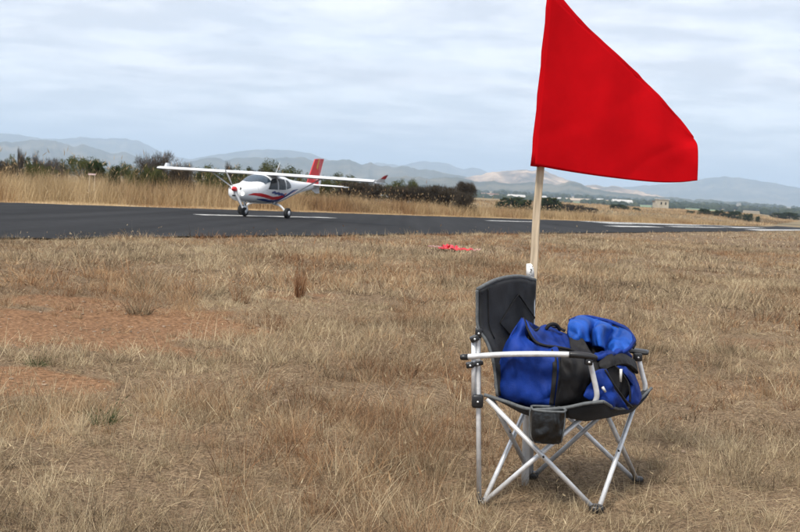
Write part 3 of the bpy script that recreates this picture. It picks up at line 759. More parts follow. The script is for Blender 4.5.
# ------------------------------------------------------------------ grass
def blades_mesh(name, rg, base, head, L, lean, droop, wid, tint, rust, mt, segs=3, heads=0.0, label=''):
    """every blade a tapered curved ribbon; all arrays have one entry per blade"""
    n = len(L)
    hx, hy = np.cos(head), np.sin(head)
    d = np.stack([hx * np.sin(lean), hy * np.sin(lean), np.cos(lean)], -1)
    side = np.cross(d, np.stack([rg.normal(size=n), rg.normal(size=n), np.full(n, .3)], -1)); side /= np.linalg.norm(side, axis=1)[:, None] + 1e-9
    p = base.copy(); zg = base[:, 2].copy()
    kink = rg.random(n) < .14
    vpb = 2 * segs + 1
    V = np.empty((n, vpb, 3)); T = np.empty((n, vpb))
    for i in range(segs + 1):
        w = (wid * (1 - .8 * i / segs))[:, None] * .5
        if i == segs: V[:, 2 * segs] = p
        else: V[:, 2 * i] = p - side * w; V[:, 2 * i + 1] = p + side * w
        f = droop * rg.uniform(.3, 1.4, n) / segs
        d[:, 0] += hx * f; d[:, 1] += hy * f
        d += rg.normal(size=(n, 3)) * .05
        d[:, 2] -= droop * .6 / segs * (1 + 2 * i / segs)
        if i == 1: d[kink] += rg.normal(size=(kink.sum(), 3)) * .5
        d /= np.linalg.norm(d, axis=1)[:, None]
        p = p + d * (L / segs)[:, None]
        low = zg + .005 + rg.random(n) * .015
        p[:, 2] = np.maximum(p[:, 2], low)
    T[:] = tint[:, None]
    k = np.arange(n)[:, None] * vpb
    loops = []; starts = []; tot = []
    quads = np.concatenate([np.stack([k[:, 0] + 2 * i, k[:, 0] + 2 * i + 1, k[:, 0] + 2 * i + 3, k[:, 0] + 2 * i + 2], -1) for i in range(segs - 1)]) if segs > 1 else np.empty((0, 4), int)
    tris = np.stack([k[:, 0] + 2 * segs - 2, k[:, 0] + 2 * segs - 1, k[:, 0] + 2 * segs], -1)
    Vv = V.reshape(-1, 3); Tt = T.ravel(); Rr = np.repeat(rust, vpb)
    hm = rg.random(n) < heads
    if hm.any():                                   # slim feathery seed heads on some stalks
        b = p[hm]; dd = d[hm]; ss = side[hm]; hl = (L[hm] * .14)[:, None]; hw = (wid[hm] * 1.0)[:, None]; s2 = np.cross(dd, ss)
        H = np.stack([b - dd * hl * .5, b - ss * hw, b + dd * hl, b + ss * hw, b - s2 * hw, b + s2 * hw], 1)
        o = len(Vv); m = len(b); kk = o + np.arange(m) * 6
        quads = np.concatenate([quads, np.stack([kk, kk + 1, kk + 2, kk + 3], -1), np.stack([kk, kk + 4, kk + 2, kk + 5], -1)])
        Vv = np.concatenate([Vv, H.reshape(-1, 3)]); Tt = np.concatenate([Tt, np.repeat(np.minimum(1, tint[hm] + .15), 6)]); Rr = np.concatenate([Rr, np.repeat(rust[hm], 6)])
    me = bpy.data.meshes.new(name)
    me.vertices.add(len(Vv)); me.vertices.foreach_set('co', Vv.astype(np.float32).ravel())
    li = np.concatenate([quads.ravel(), tris.ravel()]).astype(np.int32)
    ls = np.concatenate([np.arange(len(quads)) * 4, len(quads) * 4 + np.arange(len(tris)) * 3]).astype(np.int32)
    me.loops.add(len(li)); me.loops.foreach_set('vertex_index', li)
    me.polygons.add(len(ls)); me.polygons.foreach_set('loop_start', ls)
    me.update(calc_edges=True)
    for nm, a in (('tint', Tt), ('rust', Rr)):
        at_ = me.attributes.new(nm, 'FLOAT', 'POINT'); at_.data.foreach_set('value', a.astype(np.float32))
    me.materials.append(mt)
    o = bpy.data.objects.new(name, me); COL.objects.link(o)
    if label: tag(o, label, 'grass', kind='stuff')
    print(name, n, 'blades', len(quads) * 2 + len(tris), 'tris')
    return o

def wedge(rg, n, r0, r1, half):
    r = np.sqrt(r0 * r0 + rg.random(n) * (r1 * r1 - r0 * r0)); t = rg.uniform(-half, half, n)
    return r * np.sin(t), r * np.cos(t)
HALF = math.radians(26)
def edge_q(s): return Q_NEAR + (fbm(s * .7, s * 0, 3) - .5) * .7
def zone(rg, r0, r1, tufts_m2, per, rad, hgt, wid, mats_m2, matlen, segs):
    """tufts plus flattened thatch over a ring of the field; returns blade arrays"""
    area = HALF * (r1 * r1 - r0 * r0)
    def sr(x, y): return DH[0] * x + DH[1] * y, NQ[0] * x + NQ[1] * y
    # tufts
    nt = int(area * tufts_m2); x, y = wedge(rg, nt, r0, r1, HALF); s, q = sr(x, y)
    lush = fbm(x * .9 + 40, y * .9, 4); bare = bare_mask(x, y)
    k = (q < edge_q(s)) & (rg.random(nt) > bare * .95) & (rg.random(nt) < np.clip(-.1 + 2.0 * lush, .2, 1))
    x, y, lush, bare, q = x[k], y[k], lush[k], bare[k], q[k]; nt = len(x)
    vig = rg.lognormal(0, .35, nt) * (.55 + .9 * lush) * (1 - .5 * bare) * np.where(q > Q_NEAR - 2.5, .8, 1)
    vig = np.where(np.hypot(x - .75, y - 4.6) < .55, vig * .6, vig)
    rmask = fbm(x * .55 + 11, y * .55 + 3, 4) + rg.normal(size=nt) * .10
    lone = np.hypot(x + .99, y - 10.55) < .95; rmask = np.where(lone, rmask - .3, rmask); vig = np.where(lone, vig * .75, vig)
    rust_t = np.clip((rmask - .47) / .25, 0, .85); tint_t = np.clip(rg.normal(size=nt) * .17 + .57 + (fbm(x * 1.6 + 70, y * 1.6, 3) - .5) * .85 + (fbm(x * .35 + 7, y * .35 + 20, 3) - .5) * .55, 0, 1)
    lean_t = rg.normal(size=nt) * .25; ldir = rg.uniform(0, 6.28, nt)
    cnt = np.maximum(4, (per * rg.uniform(.4, 1.5, nt))).astype(int); ti = np.repeat(np.arange(nt), cnt); n = len(ti)
    a = rg.uniform(0, 6.283, n); rr = rad * vig[ti] * np.sqrt(rg.random(n))
    bx = x[ti] + np.cos(a) * rr; by = y[ti] + np.sin(a) * rr
    L = rg.uniform(hgt[0], hgt[1], n) * vig[ti] * (1 + (rg.random(n) < .05) * rg.uniform(.2, .9, n))
    ln = np.abs(rg.normal(size=n)) * .30 + .04 + np.abs(lean_t[ti]) * .5
    hd = np.where(rg.random(n) < .3, ldir[ti], a + rg.normal(size=n) * .9)
    A1 = [bx, by, hd, L, ln, rg.uniform(.05, .45, n), wid * rg.lognormal(-.1, .4, n), np.clip(tint_t[ti] + rg.normal(size=n) * .16, 0, 1), np.clip(rust_t[ti] + rg.normal(size=n) * .12, 0, 1)]
    # thatch
    nm = int(area * mats_m2); x, y = wedge(rg, nm, r0, r1, HALF); s, q = sr(x, y); bare = bare_mask(x, y)
    k = (q < edge_q(s) - .05) & (rg.random(nm) > bare * .88); x, y, bare = x[k], y[k], bare[k]; nm = len(x)
    wind = fbm(x * .7, y * .7 + 9, 3) * 12
    A2 = [x, y, np.where(rg.random(nm) < .4, wind, rg.uniform(0, 6.28, nm)), rg.uniform(matlen[0], matlen[1], nm), rg.uniform(.75, 1.5, nm), rg.uniform(.1, .8, nm), wid * rg.uniform(.5, 1.2, nm),
          np.clip(rg.normal(size=nm) * .22 + .47 + (fbm(x * 1.3 + 70, y * 1.3, 3) - .5) * .9, 0, 1), np.clip(rg.normal(size=nm) * .15 + .12 + .5 * bare, 0, 1)]
    return [np.concatenate([u, v]) for u, v in zip(A1, A2)]
def field_grass():
    rg = np.random.default_rng(5)
    zs = [(3, zone(rg, 1.7, 6.2, 175, 32, .05, (.045, .13), .0020, 2400, (.03, .14), 3)),
          (2, zone(rg, 6.2, 11, 120, 24, .06, (.045, .13), .0029, 1300, (.04, .15), 2)),
          (2, zone(rg, 11, 20, 42, 19, .10, (.05, .14), .0056, 330, (.07, .20), 2)),
          (2, zone(rg, 20, 45, 10, 18, .17, (.05, .15), .010, 40, (.08, .22), 2)),
          (2, zone(rg, 45, 240, .55, 14, .45, (.06, .17), .030, 2.0, (.1, .3), 2))]
    names = ['grass at the camera\'s feet and round the camp chair', 'grass in front of and beside the bare red earth', 'grass across the middle of the field', 'grass between mid field and the runway', 'grass of the field\'s far right end']
    for (segs, z), nm in zip(zs, names):
        bx, by, hd, L, ln, dr, wd, ti, ru = z
        blades_mesh('field_grass', rg, np.stack([bx, by, ground_z(bx, by) - .006], -1), hd, L, ln, dr, wd, ti, ru, GRASS, segs, .035, 'dry tangled straw-coloured ' + nm)
    # lone seeding stalks standing above the rest
    n = 420; x, y = wedge(rg, n, 2.2, 15, HALF); k = (bare_mask(x, y) < .4) & (np.hypot(x - .75, y - 4.5) > .7); x, y = x[k], y[k]; n = len(x)
    blades_mesh('seed_stalks', rg, np.stack([x, y, ground_z(x, y) - .006], -1), rg.uniform(0, 6.28, n), rg.uniform(.12, .26, n), np.abs(rg.normal(size=n)) * .2, rg.uniform(.05, .3, n),
                rg.uniform(.0018, .003, n) * (1 + np.hypot(x, y) / 12), rg.uniform(.45, .95, n), rg.uniform(0, .4, n), GRASS, 3, .8, 'thin pale seeding grass stalks standing above the field grass')
field_grass()

def tall_grass():
    rg = np.random.default_rng(9)
    nt = 36000
    s = -20 + 320 * rg.random(nt) ** 2.3; q = Q_FAR + .25 + 15 * rg.random(nt) ** 1.15 + np.where(rg.random(nt) < .12, 14 * rg.random(nt), 0)
    x = DH[0] * s + NQ[0] * q; y = DH[1] * s + NQ[1] * q
    k = (np.abs(np.degrees(np.arctan2(x, y))) < 26) & (y > 5); x, y, s, q = x[k], y[k], s[k], q[k]; nt = len(x)
    lim = q - Q_FAR - (fbm(s * .3, q * 0, 3) - .5) * 2.2
    hz = (1.0 - .30 * smooth(40, 100, s) - .2 * smooth(130, 220, s)) * (.62 + .76 * fbm(x * .45, y * .45, 3))
    hgt = np.where(lim < 2.4, .12, np.where(lim < 2.8, .65, 1.42)) * hz * rg.uniform(.75, 1.2, nt)
    tt = np.clip(.5 + rg.normal(size=nt) * .15 + (fbm(x * .35 + 5, y * .35, 3) - .5) * .9 + np.where(lim < 2.4, .2, 0), 0, 1)
    rt = np.clip((fbm(x * .2 + 31, y * .2, 3) + rg.normal(size=nt) * .08 - .5) / .25, 0, 1)
    cnt = np.where(s > 90, 7, 11); ti = np.repeat(np.arange(nt), cnt); n = len(ti)
    dist = np.hypot(x, y)[ti]
    a = rg.uniform(0, 6.28, n); rr = .5 * np.sqrt(rg.random(n)) * np.maximum(1, dist / 80)
    bx, by = x[ti] + np.cos(a) * rr, y[ti] + np.sin(a) * rr
    qq = NQ[0] * bx + NQ[1] * by; bx = np.where(qq < Q_FAR + .1, x[ti], bx); by = np.where(qq < Q_FAR + .1, y[ti], by)
    blades_mesh('tall_grass', rg, np.stack([bx, by, ground_z(bx, by) - .01], -1), rg.uniform(0, 6.28, n), hgt[ti] * rg.uniform(.65, 1.1, n), np.abs(rg.normal(size=n)) * .2, rg.uniform(.05, .4, n),
                .014 * rg.uniform(.6, 1.4, n) * np.maximum(1, dist / 55), np.clip(tt[ti] + rg.normal(size=n) * .15, 0, 1), rt[ti], GRASS_TALL, 2, .02, 'tall golden dry grass along the far side of the runway')
tall_grass()

def plain_grass():
    rg = np.random.default_rng(14)
    nt = 7500; s = 90 + 460 * rg.random(nt); q = Q_FAR + 4 + 120 * rg.random(nt) ** 1.4
    x = DH[0] * s + NQ[0] * q; y = DH[1] * s + NQ[1] * q
    k = (np.abs(np.degrees(np.arctan2(x, y))) < 26); x, y = x[k], y[k]; nt = len(x); d = np.hypot(x, y)
    ti = np.repeat(np.arange(nt), 6); n = len(ti); a = rg.uniform(0, 6.28, n); rr = 1.1 * np.sqrt(rg.random(n)) * (d[ti] / 200)
    bx, by = x[ti] + np.cos(a) * rr, y[ti] + np.sin(a) * rr
    tt = np.clip(.4 + (fbm(x * .03, y * .03, 4) - .5) * 2.0 + rg.normal(size=nt) * .15, 0, 1)
    blades_mesh('plain_grass', rg, np.stack([bx, by, ground_z(bx, by) - .02], -1), a, rg.uniform(.35, .95, n) * (.6 + .9 * tt[ti]), np.abs(rg.normal(size=n)) * .35, rg.uniform(.1, .4, n), .045 * d[ti] / 150 * rg.uniform(.6, 1.5, n),
                np.clip(tt[ti] + rg.normal(size=n) * .15, 0, 1), np.clip(rg.normal(size=n) * .3 + .5, 0, 1), GRASS_TALL, 2, 0, 'rough dry grass of the far plain under the flag and bushes')
plain_grass()

def tufts():
    rg = np.random.default_rng(21)
    def one(name, px, py, n, rad, h0, h1, rust, lean, droop, label, cat, mt=None):
        d = ray(px, py); t = (0 - CAM_H) / d.z
        for _ in range(4):
            x, y = d.x * t, d.y * t; t = (gz(x, y) - CAM_H) / d.z
        x, y = d.x * t, d.y * t
        a = rg.uniform(0, 6.28, n); rr = rad * np.sqrt(rg.random(n))
        b = np.stack([np.cos(a) * rr, np.sin(a) * rr, np.zeros(n)], -1)
        o = blades_mesh(name, rg, b, a + rg.normal(size=n) * .8, rg.uniform(h0, h1, n), np.abs(rg.normal(size=n)) * lean + .03, rg.uniform(.4, 1.2, n) * droop, (.0034 if y < 7 else .005) * rg.uniform(.6, 1.3, n),
                        np.clip(rg.normal(size=n) * .2 + .42, 0, 1), np.clip(rust + rg.normal(size=n) * .1, 0, 1), mt or GRASS, 3, .12)
        o.location = (x, y, gz(x, y) - .005); tag(o, label, cat)
    one('grass_tuft', 299, 298, 130, .05, .22, .46, 1.0, .09, .12, 'tall upright rust-brown grass tuft standing alone in mid field', 'grass tuft')
    one('grass_tuft', 240, 303, 80, .07, .12, .28, .9, .22, .25, 'short reddish tuft left of the tall rust-brown tuft', 'grass tuft')
    one('grass_tuft', 139, 314, 150, .10, .10, .22, .1, .4, .5, 'round grey-brown tuft at the bare earth\'s upper edge', 'grass tuft')
    one('grass_tuft', 147, 289, 170, .18, .12, .28, .2, .3, .4, 'dark bushy tuft behind the bare earth', 'grass tuft')
    one('green_weed', 38, 366, 90, .05, .05, .13, 0, .6, .4, 'small grey-green weed on the bare red earth at left', 'weed', GREEN_WEED)
    one('green_weed', 103, 424, 100, .06, .05, .14, 0, .6, .4, 'small green weed in the lower left grass', 'weed', GREEN_WEED)
    one('grass_tuft', 379, 479, 120, .08, .08, .18, .1, .5, .6, 'olive-brown tuft in the grass left of the chair', 'grass tuft')
tufts()

def pebbles():
    rg = np.random.default_rng(33); v0, f0 = ico(); V, F = [], []; k = 0
    x, y = wedge(rg, 26000, 2.5, 12, HALF); b = bare_mask(x, y); keep = rg.random(len(x)) < np.where(b > .35, .10, .0015); x, y = x[keep], y[keep]
    z = ground_z(x, y)
    for i in range(len(x)):
        r = .004 + .012 * rg.random() ** 3
        W = v0 * np.array([r * rg.uniform(.8, 1.5), r * rg.uniform(.8, 1.5), r * .7]) * (1 + (rg.random((12, 1)) - .5) * .4) + np.array([x[i], y[i], z[i] + r * .2])
        V += W.tolist(); F += [(p + k, q + k, s_ + k) for p, q, s_ in f0]; k += 12
    tag(part('pebbles', (V, F), mat('earthy_pebble', (0.34, 0.25, 0.18), 0.95, 0, 0.25, 12, spec=0.1), None, False), 'small earthy stones and clods on the bare red ground', 'pebbles', kind='stuff')
pebbles()

# ------------------------------------------------------------------ crumpled red tape on the grass near the runway
def red_tape():
    d = ray(455, 249); t = 0
    t = -CAM_H / d.z
    for _ in range(5): t = (gz(d.x * t, d.y * t) + .06 - CAM_H) / d.z
    c = Vector((d.x * t, d.y * t, 0)); g = gz(c.x, c.y)
    root = empty('barrier_tape', (c.x, c.y, g)); tag(root, 'crumpled red barrier tape lying on the grass near the runway', 'tape')
    rg = random.Random(4)
    k = c.y / FPX
    TAPE = mat('red_plastic_tape', (0.62, 0.012, 0.03), 0.35, 0, .1, 4); TAPEW = mat('pale_pink_tape', (0.46, 0.26, 0.22), 0.5, 0, .3, 3)
    for px, w, hh in ((-14, 5, .06), (-9, 7, .15), (-4, 5, .09), (1, 7, .10), (6, 5, .05), (13, 4, .03)):
        rows = []
        for i in range(4):
            row = []
            for j in range(4):
                x = c.x + (px + (j / 3 - .5) * w) * k; y = c.y + (i - 1.5) * .12 + rg.uniform(-.05, .05)
                row.append(Vector((x, y, gz(x, y) + .03 + hh * rg.uniform(.1, 1.0))))
            rows.append(row)
        part('crumple', patch(rows, .004, 4, .03, 9, px), TAPE, root)
    def ribbon(x0, x1, m, y0):
        n = 40; V, F = [], []
        for i in range(n + 1):
            x = c.x + (x0 + (x1 - x0) * i / n) * k; y = c.y + y0 + .06 * math.sin(i * .5) + (x0 + (x1 - x0) * i / n) * .002
            z = gz(x, y) + .045 + .04 * float(vnoise(i * .3, y0 * 7))
            V += [Vector((x, y - .03, z - .01)), Vector((x, y + .02, z + .018)), Vector((x, y + .024, z + .014)), Vector((x, y - .026, z - .014))]
        for i in range(n):
            for a_, b_ in ((0, 1), (1, 2), (2, 3), (3, 0)): F.append((4 * i + a_, 4 * i + b_, 4 * i + 4 + b_, 4 * i + 4 + a_))
        part('ribbon', (V, F), m, root)
    ribbon(-27, -14, TAPEW, .1); ribbon(13, 26, TAPEW, 0); ribbon(-17, 18, TAPE, -.1)
red_tape()

# ------------------------------------------------------------------ light aircraft
def aircraft():
    f = Vector((-DH[0], -DH[1], KS)).normalized(); l = Vector((0, 0, 1)).cross(f).normalized(); u = f.cross(l)
    bk = math.radians(-0.45); l2 = l * math.cos(bk) + u * math.sin(bk); u2 = f.cross(l2)
    org = Vector((-5.42, 41.182, -0.245))
    root = empty('light_aircraft', org); Mx = Matrix((f, l2, u2)).transposed().to_4x4(); Mx.translation = org; root.matrix_world = Mx
    tag(root, 'white high-wing light aircraft with red tail landing on the runway', 'aircraft'); ORG[root.name] = Vector((0, 0, 0))
    def P(name, vf, m, parent=root, sm=True):
        o = part(name, vf, m, parent, sm, True); return o
    # fuselage stations: x, bottom, top, half width
    ST = np.array([(1.72, .72, 1.09, .22), (1.64, .63, 1.125, .33), (1.40, .55, 1.165, .43), (1.05, .51, 1.22, .51), (.84, .50, 1.255, .54), (.60, .49, 1.38, .56), (.34, .48, 1.52, .57), (.1, .48, 1.585, .575), (-.2, .48, 1.615, .575),
                   (-.6, .49, 1.63, .57), (-1.0, .53, 1.62, .56), (-1.4, .61, 1.585, .50), (-1.9, .74, 1.50, .40), (-2.5, .88, 1.445, .30), (-3.2, 1.02, 1.43, .21), (-4.0, 1.14, 1.42, .14), (-4.75, 1.24, 1.38, .06)])[::-1]
    def sect(x):
        return [float(np.interp(x, ST[:, 0], ST[:, k])) for k in (1, 2, 3)]
    EXP = 2.6
    def skin(x, a, off=0.0):                     # a: angle from +y (port) up to +z
        b, t_, w = sect(x); c = (b + t_) / 2; h = (t_ - b) / 2
        sg = lambda v: math.copysign(abs(v) ** (2 / EXP), v)
        return Vector((x, (w + off) * sg(math.cos(a)), c + (h + off) * sg(math.sin(a))))
    def side(x, z, off=.006, sgn=1):
        b, t_, w = sect(x); c = (b + t_) / 2; h = (t_ - b) / 2
        k = min(.995, abs((z - c) / h)); return Vector((x, sgn * (w * (1 - k ** EXP) ** (1 / EXP) + off), z))
    xs = np.concatenate([np.linspace(-4.75, -1.5, 20), np.linspace(-1.4, 1.7, 32)]); m = 28
    V = [skin(x, 2 * math.pi * k / m) for x in xs for k in range(m)]
    F = [(i * m + k, i * m + (k + 1) % m, (i + 1) * m + (k + 1) % m, (i + 1) * m + k) for i in range(len(xs) - 1) for k in range(m)]
    F += [tuple(range(m))[::-1], tuple((len(xs) - 1) * m + k for k in range(m))]
    body = P('fuselage', (V, F), WHITE)
    def side_poly(top, bot, n=14, sgn=1, off=.006):
        x0, x1 = top[0][0], top[-1][0]; V, F = [], []
        for i in range(n + 1):
            x = x0 + (x1 - x0) * i / n
            zt = float(np.interp(-x if x1 < x0 else x, [-p[0] if x1 < x0 else p[0] for p in top], [p[1] for p in top]))
            zb = float(np.interp(-x if x1 < x0 else x, [-p[0] if x1 < x0 else p[0] for p in bot], [p[1] for p in bot]))
            for k in range(4): V.append(side(x, zb + (zt - zb) * k / 3, off, sgn))
        for i in range(n):
            for k in range(3): F.append((i * 4 + k, i * 4 + k + 1, i * 4 + 5 + k, i * 4 + 4 + k))
        return V, F
    # windscreen: curved pane over the sloping front of the cabin
    n, mm = 12, 16; V, F = [], []
    for i in range(n + 1):
        for k in range(mm + 1):
            a = math.radians(26 + 128 * k / mm); c_ = abs(math.cos(a)) ** 1.4; x = (.83 - .40 * c_) * (1 - i / n) + (.22 - .14 * c_) * i / n
            V.append(skin(x, a, .008))
    for i in range(n):
        for k in range(mm): F.append((i * (mm + 1) + k, i * (mm + 1) + k + 1, (i + 1) * (mm + 1) + k + 1, (i + 1) * (mm + 1) + k))
    P('windscreen', (V, F), GLASS)
    for sg in (1, -1):
        P('cabin_window', side_poly([(.32, 1.06), (.10, 1.36), (-.08, 1.44), (-.38, 1.465)], [(.32, 1.04), (-.38, 1.05)], 14, sg), GLASS_D)
        P('cabin_window', side_poly([(-.47, 1.47), (-1.02, 1.46)], [(-.47, 1.05), (-1.02, 1.07)], 10, sg), GLASS_D)
        P('cabin_window', side_poly([(-1.11, 1.45), (-1.3, 1.43), (-1.48, 1.35), (-1.58, 1.24)], [(-1.11, 1.08), (-1.58, 1.16)], 10, sg), GLASS_D)
        dl = [side(x, z, .004, sg) for x, z in ((.40, 1.02), (.34, .64), (-.42, .60), (-.42, 1.48), (-.1, 1.50))]
        P('door_seam', tube(catmull(dl, 5), .006, 5), DARK)
        P('cowl_seam', tube([skin(.93, math.radians(k * 6) * sg + (0 if sg > 0 else math.pi), .002) for k in range(-14, 15)], .005, 5), ALU_DULL)
        P('stripe', side_poly([(1.45, .80), (1.2, .875), (.8, .885), (.35, .83), (-.1, .775), (-.5, .80), (-.9, .89), (-1.15, .97)], [(1.45, .785), (1.2, .79), (.8, .76), (.35, .715), (-.1, .66), (-.5, .68), (-.9, .78), (-1.15, .96)], 30, sg), REDP)
        P('stripe', side_poly([(.95, .67), (.5, .685), (.0, .645), (-.4, .66), (-.8, .75), (-1.2, .90), (-1.8, 1.07), (-2.4, 1.13)], [(.95, .645), (.5, .60), (.0, .565), (-.4, .575), (-.8, .64), (-1.2, .79), (-1.8, .99), (-2.4, 1.11)], 30, sg), BLUEP)
        for zz, x0, x1 in ((.955, .05, -.35), (.925, -.15, -.75), (.90, -.45, -1.0)):
            P('stripe', side_poly([(x0, zz), ((x0 + x1) / 2, zz + .045), (x1, zz - .05)], [(x0, zz - .06), ((x0 + x1) / 2, zz - .045), (x1, zz - .09)], 10, sg, .009), BLUEP)
        P('stripe', side_poly([(-1.3, .80), (-2.0, 1.0), (-2.7, 1.10)], [(-1.3, .77), (-2.0, .965), (-2.7, 1.09)], 14, sg, .008), REDP)
        P('air_inlet', tube([skin(1.6, 0, 0) * 0 + Vector((1.62, sg * .20, 1.0)), Vector((1.70, sg * .19, 1.0))], .055, 14), DARK)
    P('lower_inlet', rbox((1.685, 0, .735), (.04, .12, .03)), DARK)
    lamp = bpy.data.materials.new('lit_landing_lamp'); lamp.use_nodes = True
    bs = lamp.node_tree.nodes['Principled BSDF']; bs.inputs['Emission Color'].default_value = (1, .97, .86, 1); bs.inputs['Emission Strength'].default_value = 3.0
    P('landing_light', tube([(1.56, .27, .82), (1.665, .27, .82), (1.68, .27, .82)], [.058, .058, .04], 14), lamp)
    P('exhaust_pipe', tube([(1.2, .16, .6), (1.25, .17, .48), (1.18, .17, .42)], .03, 8), ALU_DULL)
    # spinner and propeller
    P('spinner', tube([(1.70, 0, .97), (1.74, 0, .97), (1.80, 0, .97), (1.86, 0, .97), (1.90, 0, .97), (1.92, 0, .97)], [.09, .098, .09, .065, .038, .012], 18), REDP)
    ba = math.radians(122)
    for k in (0, 1):
        d = Vector((0, math.cos(ba + math.pi * k), math.sin(ba + math.pi * k))); e = d.cross(Vector((1, 0, 0)))
        V, F = [], []
        for i in range(9):
            t = i / 8; rr = .09 + .68 * t; ch = .032 + .034 * math.sin(math.pi * min(1, t * 1.1)) * (1 - .35 * t); tw = math.radians(52 - 36 * t)
            cc = Vector((1.785, 0, .97)) + d * rr; cd = e * math.cos(tw) + Vector((1, 0, 0)) * math.sin(tw); th = cd.cross(d) * (.014 - .009 * t)
            V += [cc - cd * ch, cc + th, cc + cd * ch, cc - th]
        for i in range(8):
            for q in range(4): F.append((4 * i + q, 4 * i + (q + 1) % 4, 4 * i + 4 + (q + 1) % 4, 4 * i + 4 + q))
        F += [(0, 1, 2, 3), (35, 34, 33, 32)]
        P('propeller_blade', (V, F), BLADE)
    # wings
    AF = [(0, 0), (.02, .032), (.08, .062), (.2, .085), (.35, .09), (.55, .072), (.75, .044), (.745, -.012), (.55, -.024), (.35, -.034), (.2, -.036), (.08, -.028), (.02, -.014)]
    TE = [(.76, .042), (.88, .022), (1.0, .002), (1.0, -.003), (.88, -.008), (.76, -.010)]
    def loft(prof, ys, xle, zz, ch, dy=lambda y: 0):
        V, F = [], []; n = len(prof)
        for y in ys:
            for a, b in prof: V.append(Vector((xle(y) - a * ch(y), y, zz(y) + b * ch(y))))
        for i in range(len(ys) - 1):
            for k in range(n): F.append((i * n + k, i * n + (k + 1) % n, (i + 1) * n + (k + 1) % n, (i + 1) * n + k))
        F += [tuple(range(n)), tuple((len(ys) - 1) * n + k for k in range(n))[::-1]]
        return V, F
    zw = lambda y: 1.585 - 0.004 * abs(y); xl = lambda y: .06 - .012 * abs(y); cw = lambda y: 1.04 - .015 * abs(y)
    for sg in (1, -1):
        wsp = np.linspace(0.0, 4.66, 12) * sg
        wg = P('wing', loft(AF, wsp, xl, zw, cw), WHITE)
        P('flap', loft(TE, np.linspace(.62, 2.45, 5) * sg, xl, zw, cw), WHITE, wg)
        P('aileron', loft(TE, np.linspace(2.48, 4.4, 5) * sg, xl, zw, cw), WHITE, wg)
        # winglet: swept, canted outwards
        def wl(t0, t1, m_, nm, w_off=0.0, par=wg):
            V, F = [], []
            for t in (t0, t1):
                y = sg * (4.66 + (.16 if sg > 0 else .03) * t); z = 1.60 + (.27 if sg > 0 else .20) * t; x0 = (-.16 if sg > 0 else -.45) - (.44 if sg > 0 else .16) * t; c = (.74 if sg > 0 else .40) - (.44 if sg > 0 else .14) * t
                for a, b in ((0, 0), (.3, .03), (1, 0), (.3, -.03)): V.append(Vector((x0 - a * c, y + sg * (b + math.copysign(w_off, b) if b else 0), z)))
            F = [(0, 1, 2, 3), (4, 7, 6, 5)] + [(k, (k + 1) % 4, 4 + (k + 1) % 4, 4 + k) for k in range(4)]
            return P(nm, (V, F), m_, par, False)
        wl(-.12, 1, WHITE, 'winglet')
        if sg == 1:
            wl(.38, .85, REDP, 'winglet_stripe', .006)
        P('wing_strut', tube([(-.35, sg * .50, .52), (-.36, sg * 1.45, 1.05), (-.37, sg * 2.4, 1.572)], [.024, .026, .022], 8), WHITE if sg < 0 else ALU_DULL)
    # tail: fin with red rudder, tailplane with elevator
    def finq(p, y, m_, nm):
        V = [Vector((a, sgn * y * k, b)) for sgn in (1, -1) for a, b, k in p]; n = len(p)
        F = [tuple(range(n)), tuple(range(2 * n - 1, n - 1, -1))] + [(k, n + k, n + (k + 1) % n, (k + 1) % n) for k in range(n)]
        return P(nm, (V, F), m_, root, False)
    finq([(-3.70, 1.40, .3), (-4.28, 2.40, .5), (-4.66, 2.44, .8), (-4.66, 1.36, 1)], .045, REDP, 'fin')
    finq([(-4.67, 1.28, 1), (-4.67, 2.44, .8), (-5.10, 2.45, .2), (-4.88, 1.30, .25)], .04, WHITE, 'rudder')
    for a in (0, 1):
        pts = [(-4.69, 1.72, 1), (-4.69, 2.44, .9), (-5.07, 2.445, .3), (-4.98, 2.28, .35)] if a == 0 else [(-4.40, 2.05, .9), (-4.56, 2.43, .8), (-4.63, 2.43, .8), (-4.50, 1.98, .9)]
        finq(pts, .049, REDP if a == 0 else GOLDP, 'rudder_flash' if a == 0 else 'fin_flash')
    for sg in (1, -1):
        tp = P('tailplane', loft([(x_, z_ * .7) for x_, z_ in AF], np.linspace(0, 1.42, 5) * sg, lambda y: -4.05 - .06 * abs(y), lambda y: 1.335, lambda y: .78 - .10 * abs(y)), WHITE)
        P('elevator', loft([(x_, z_ * .7) for x_, z_ in TE], np.linspace(.1, 1.42, 5) * sg, lambda y: -4.05 - .06 * abs(y), lambda y: 1.335, lambda y: .78 - .10 * abs(y)), WHITE, tp)
    finq([(-4.0, 1.2, .6), (-4.75, 1.27, 1), (-4.85, 1.02, .5), (-4.55, 1.0, .5)], .025, WHITE, 'ventral_fin')
    # undercarriage
    def wheel(x, y, r, w, parent):
        t = P('wheel', tube([(x, y - w / 2, r), (x, y - w * .42, r), (x, y - w * .2, r), (x, y + w * .2, r), (x, y + w * .42, r), (x, y + w / 2, r)], [r * .72, r * .93, r, r, r * .93, r * .72], 20), RUBBER, parent)
        P('rim', tube([(x, y - w * .53, r), (x, y + w * .53, r)], r * .45, 14), WHITE, t)
    for sg in (1, -1):
        P('gear_leg', tube(catmull([(-.42, sg * .36, .54), (-.44, sg * .66, .46), (-.45, sg * .86, .30), (-.45, sg * .90, .20)], 5), [.05, .05, .048, .046, .045, .044, .042, .041, .04, .04, .039, .038, .037, .036, .035, .034], 10), WHITE)
        wheel(-.45, sg * 1.0, .20, .14, root)
    P('nose_leg', tube(catmull([(1.05, 0, .60), (1.0, .0, .42), (.97, .10, .30), (.95, .10, .19)], 4), .032, 8), WHITE)
    wheel(.95, 0, .18, .12, root)
    P('mudguard', rbox((1.0, 0, .345), (.16, .08, .035)), WHITE)
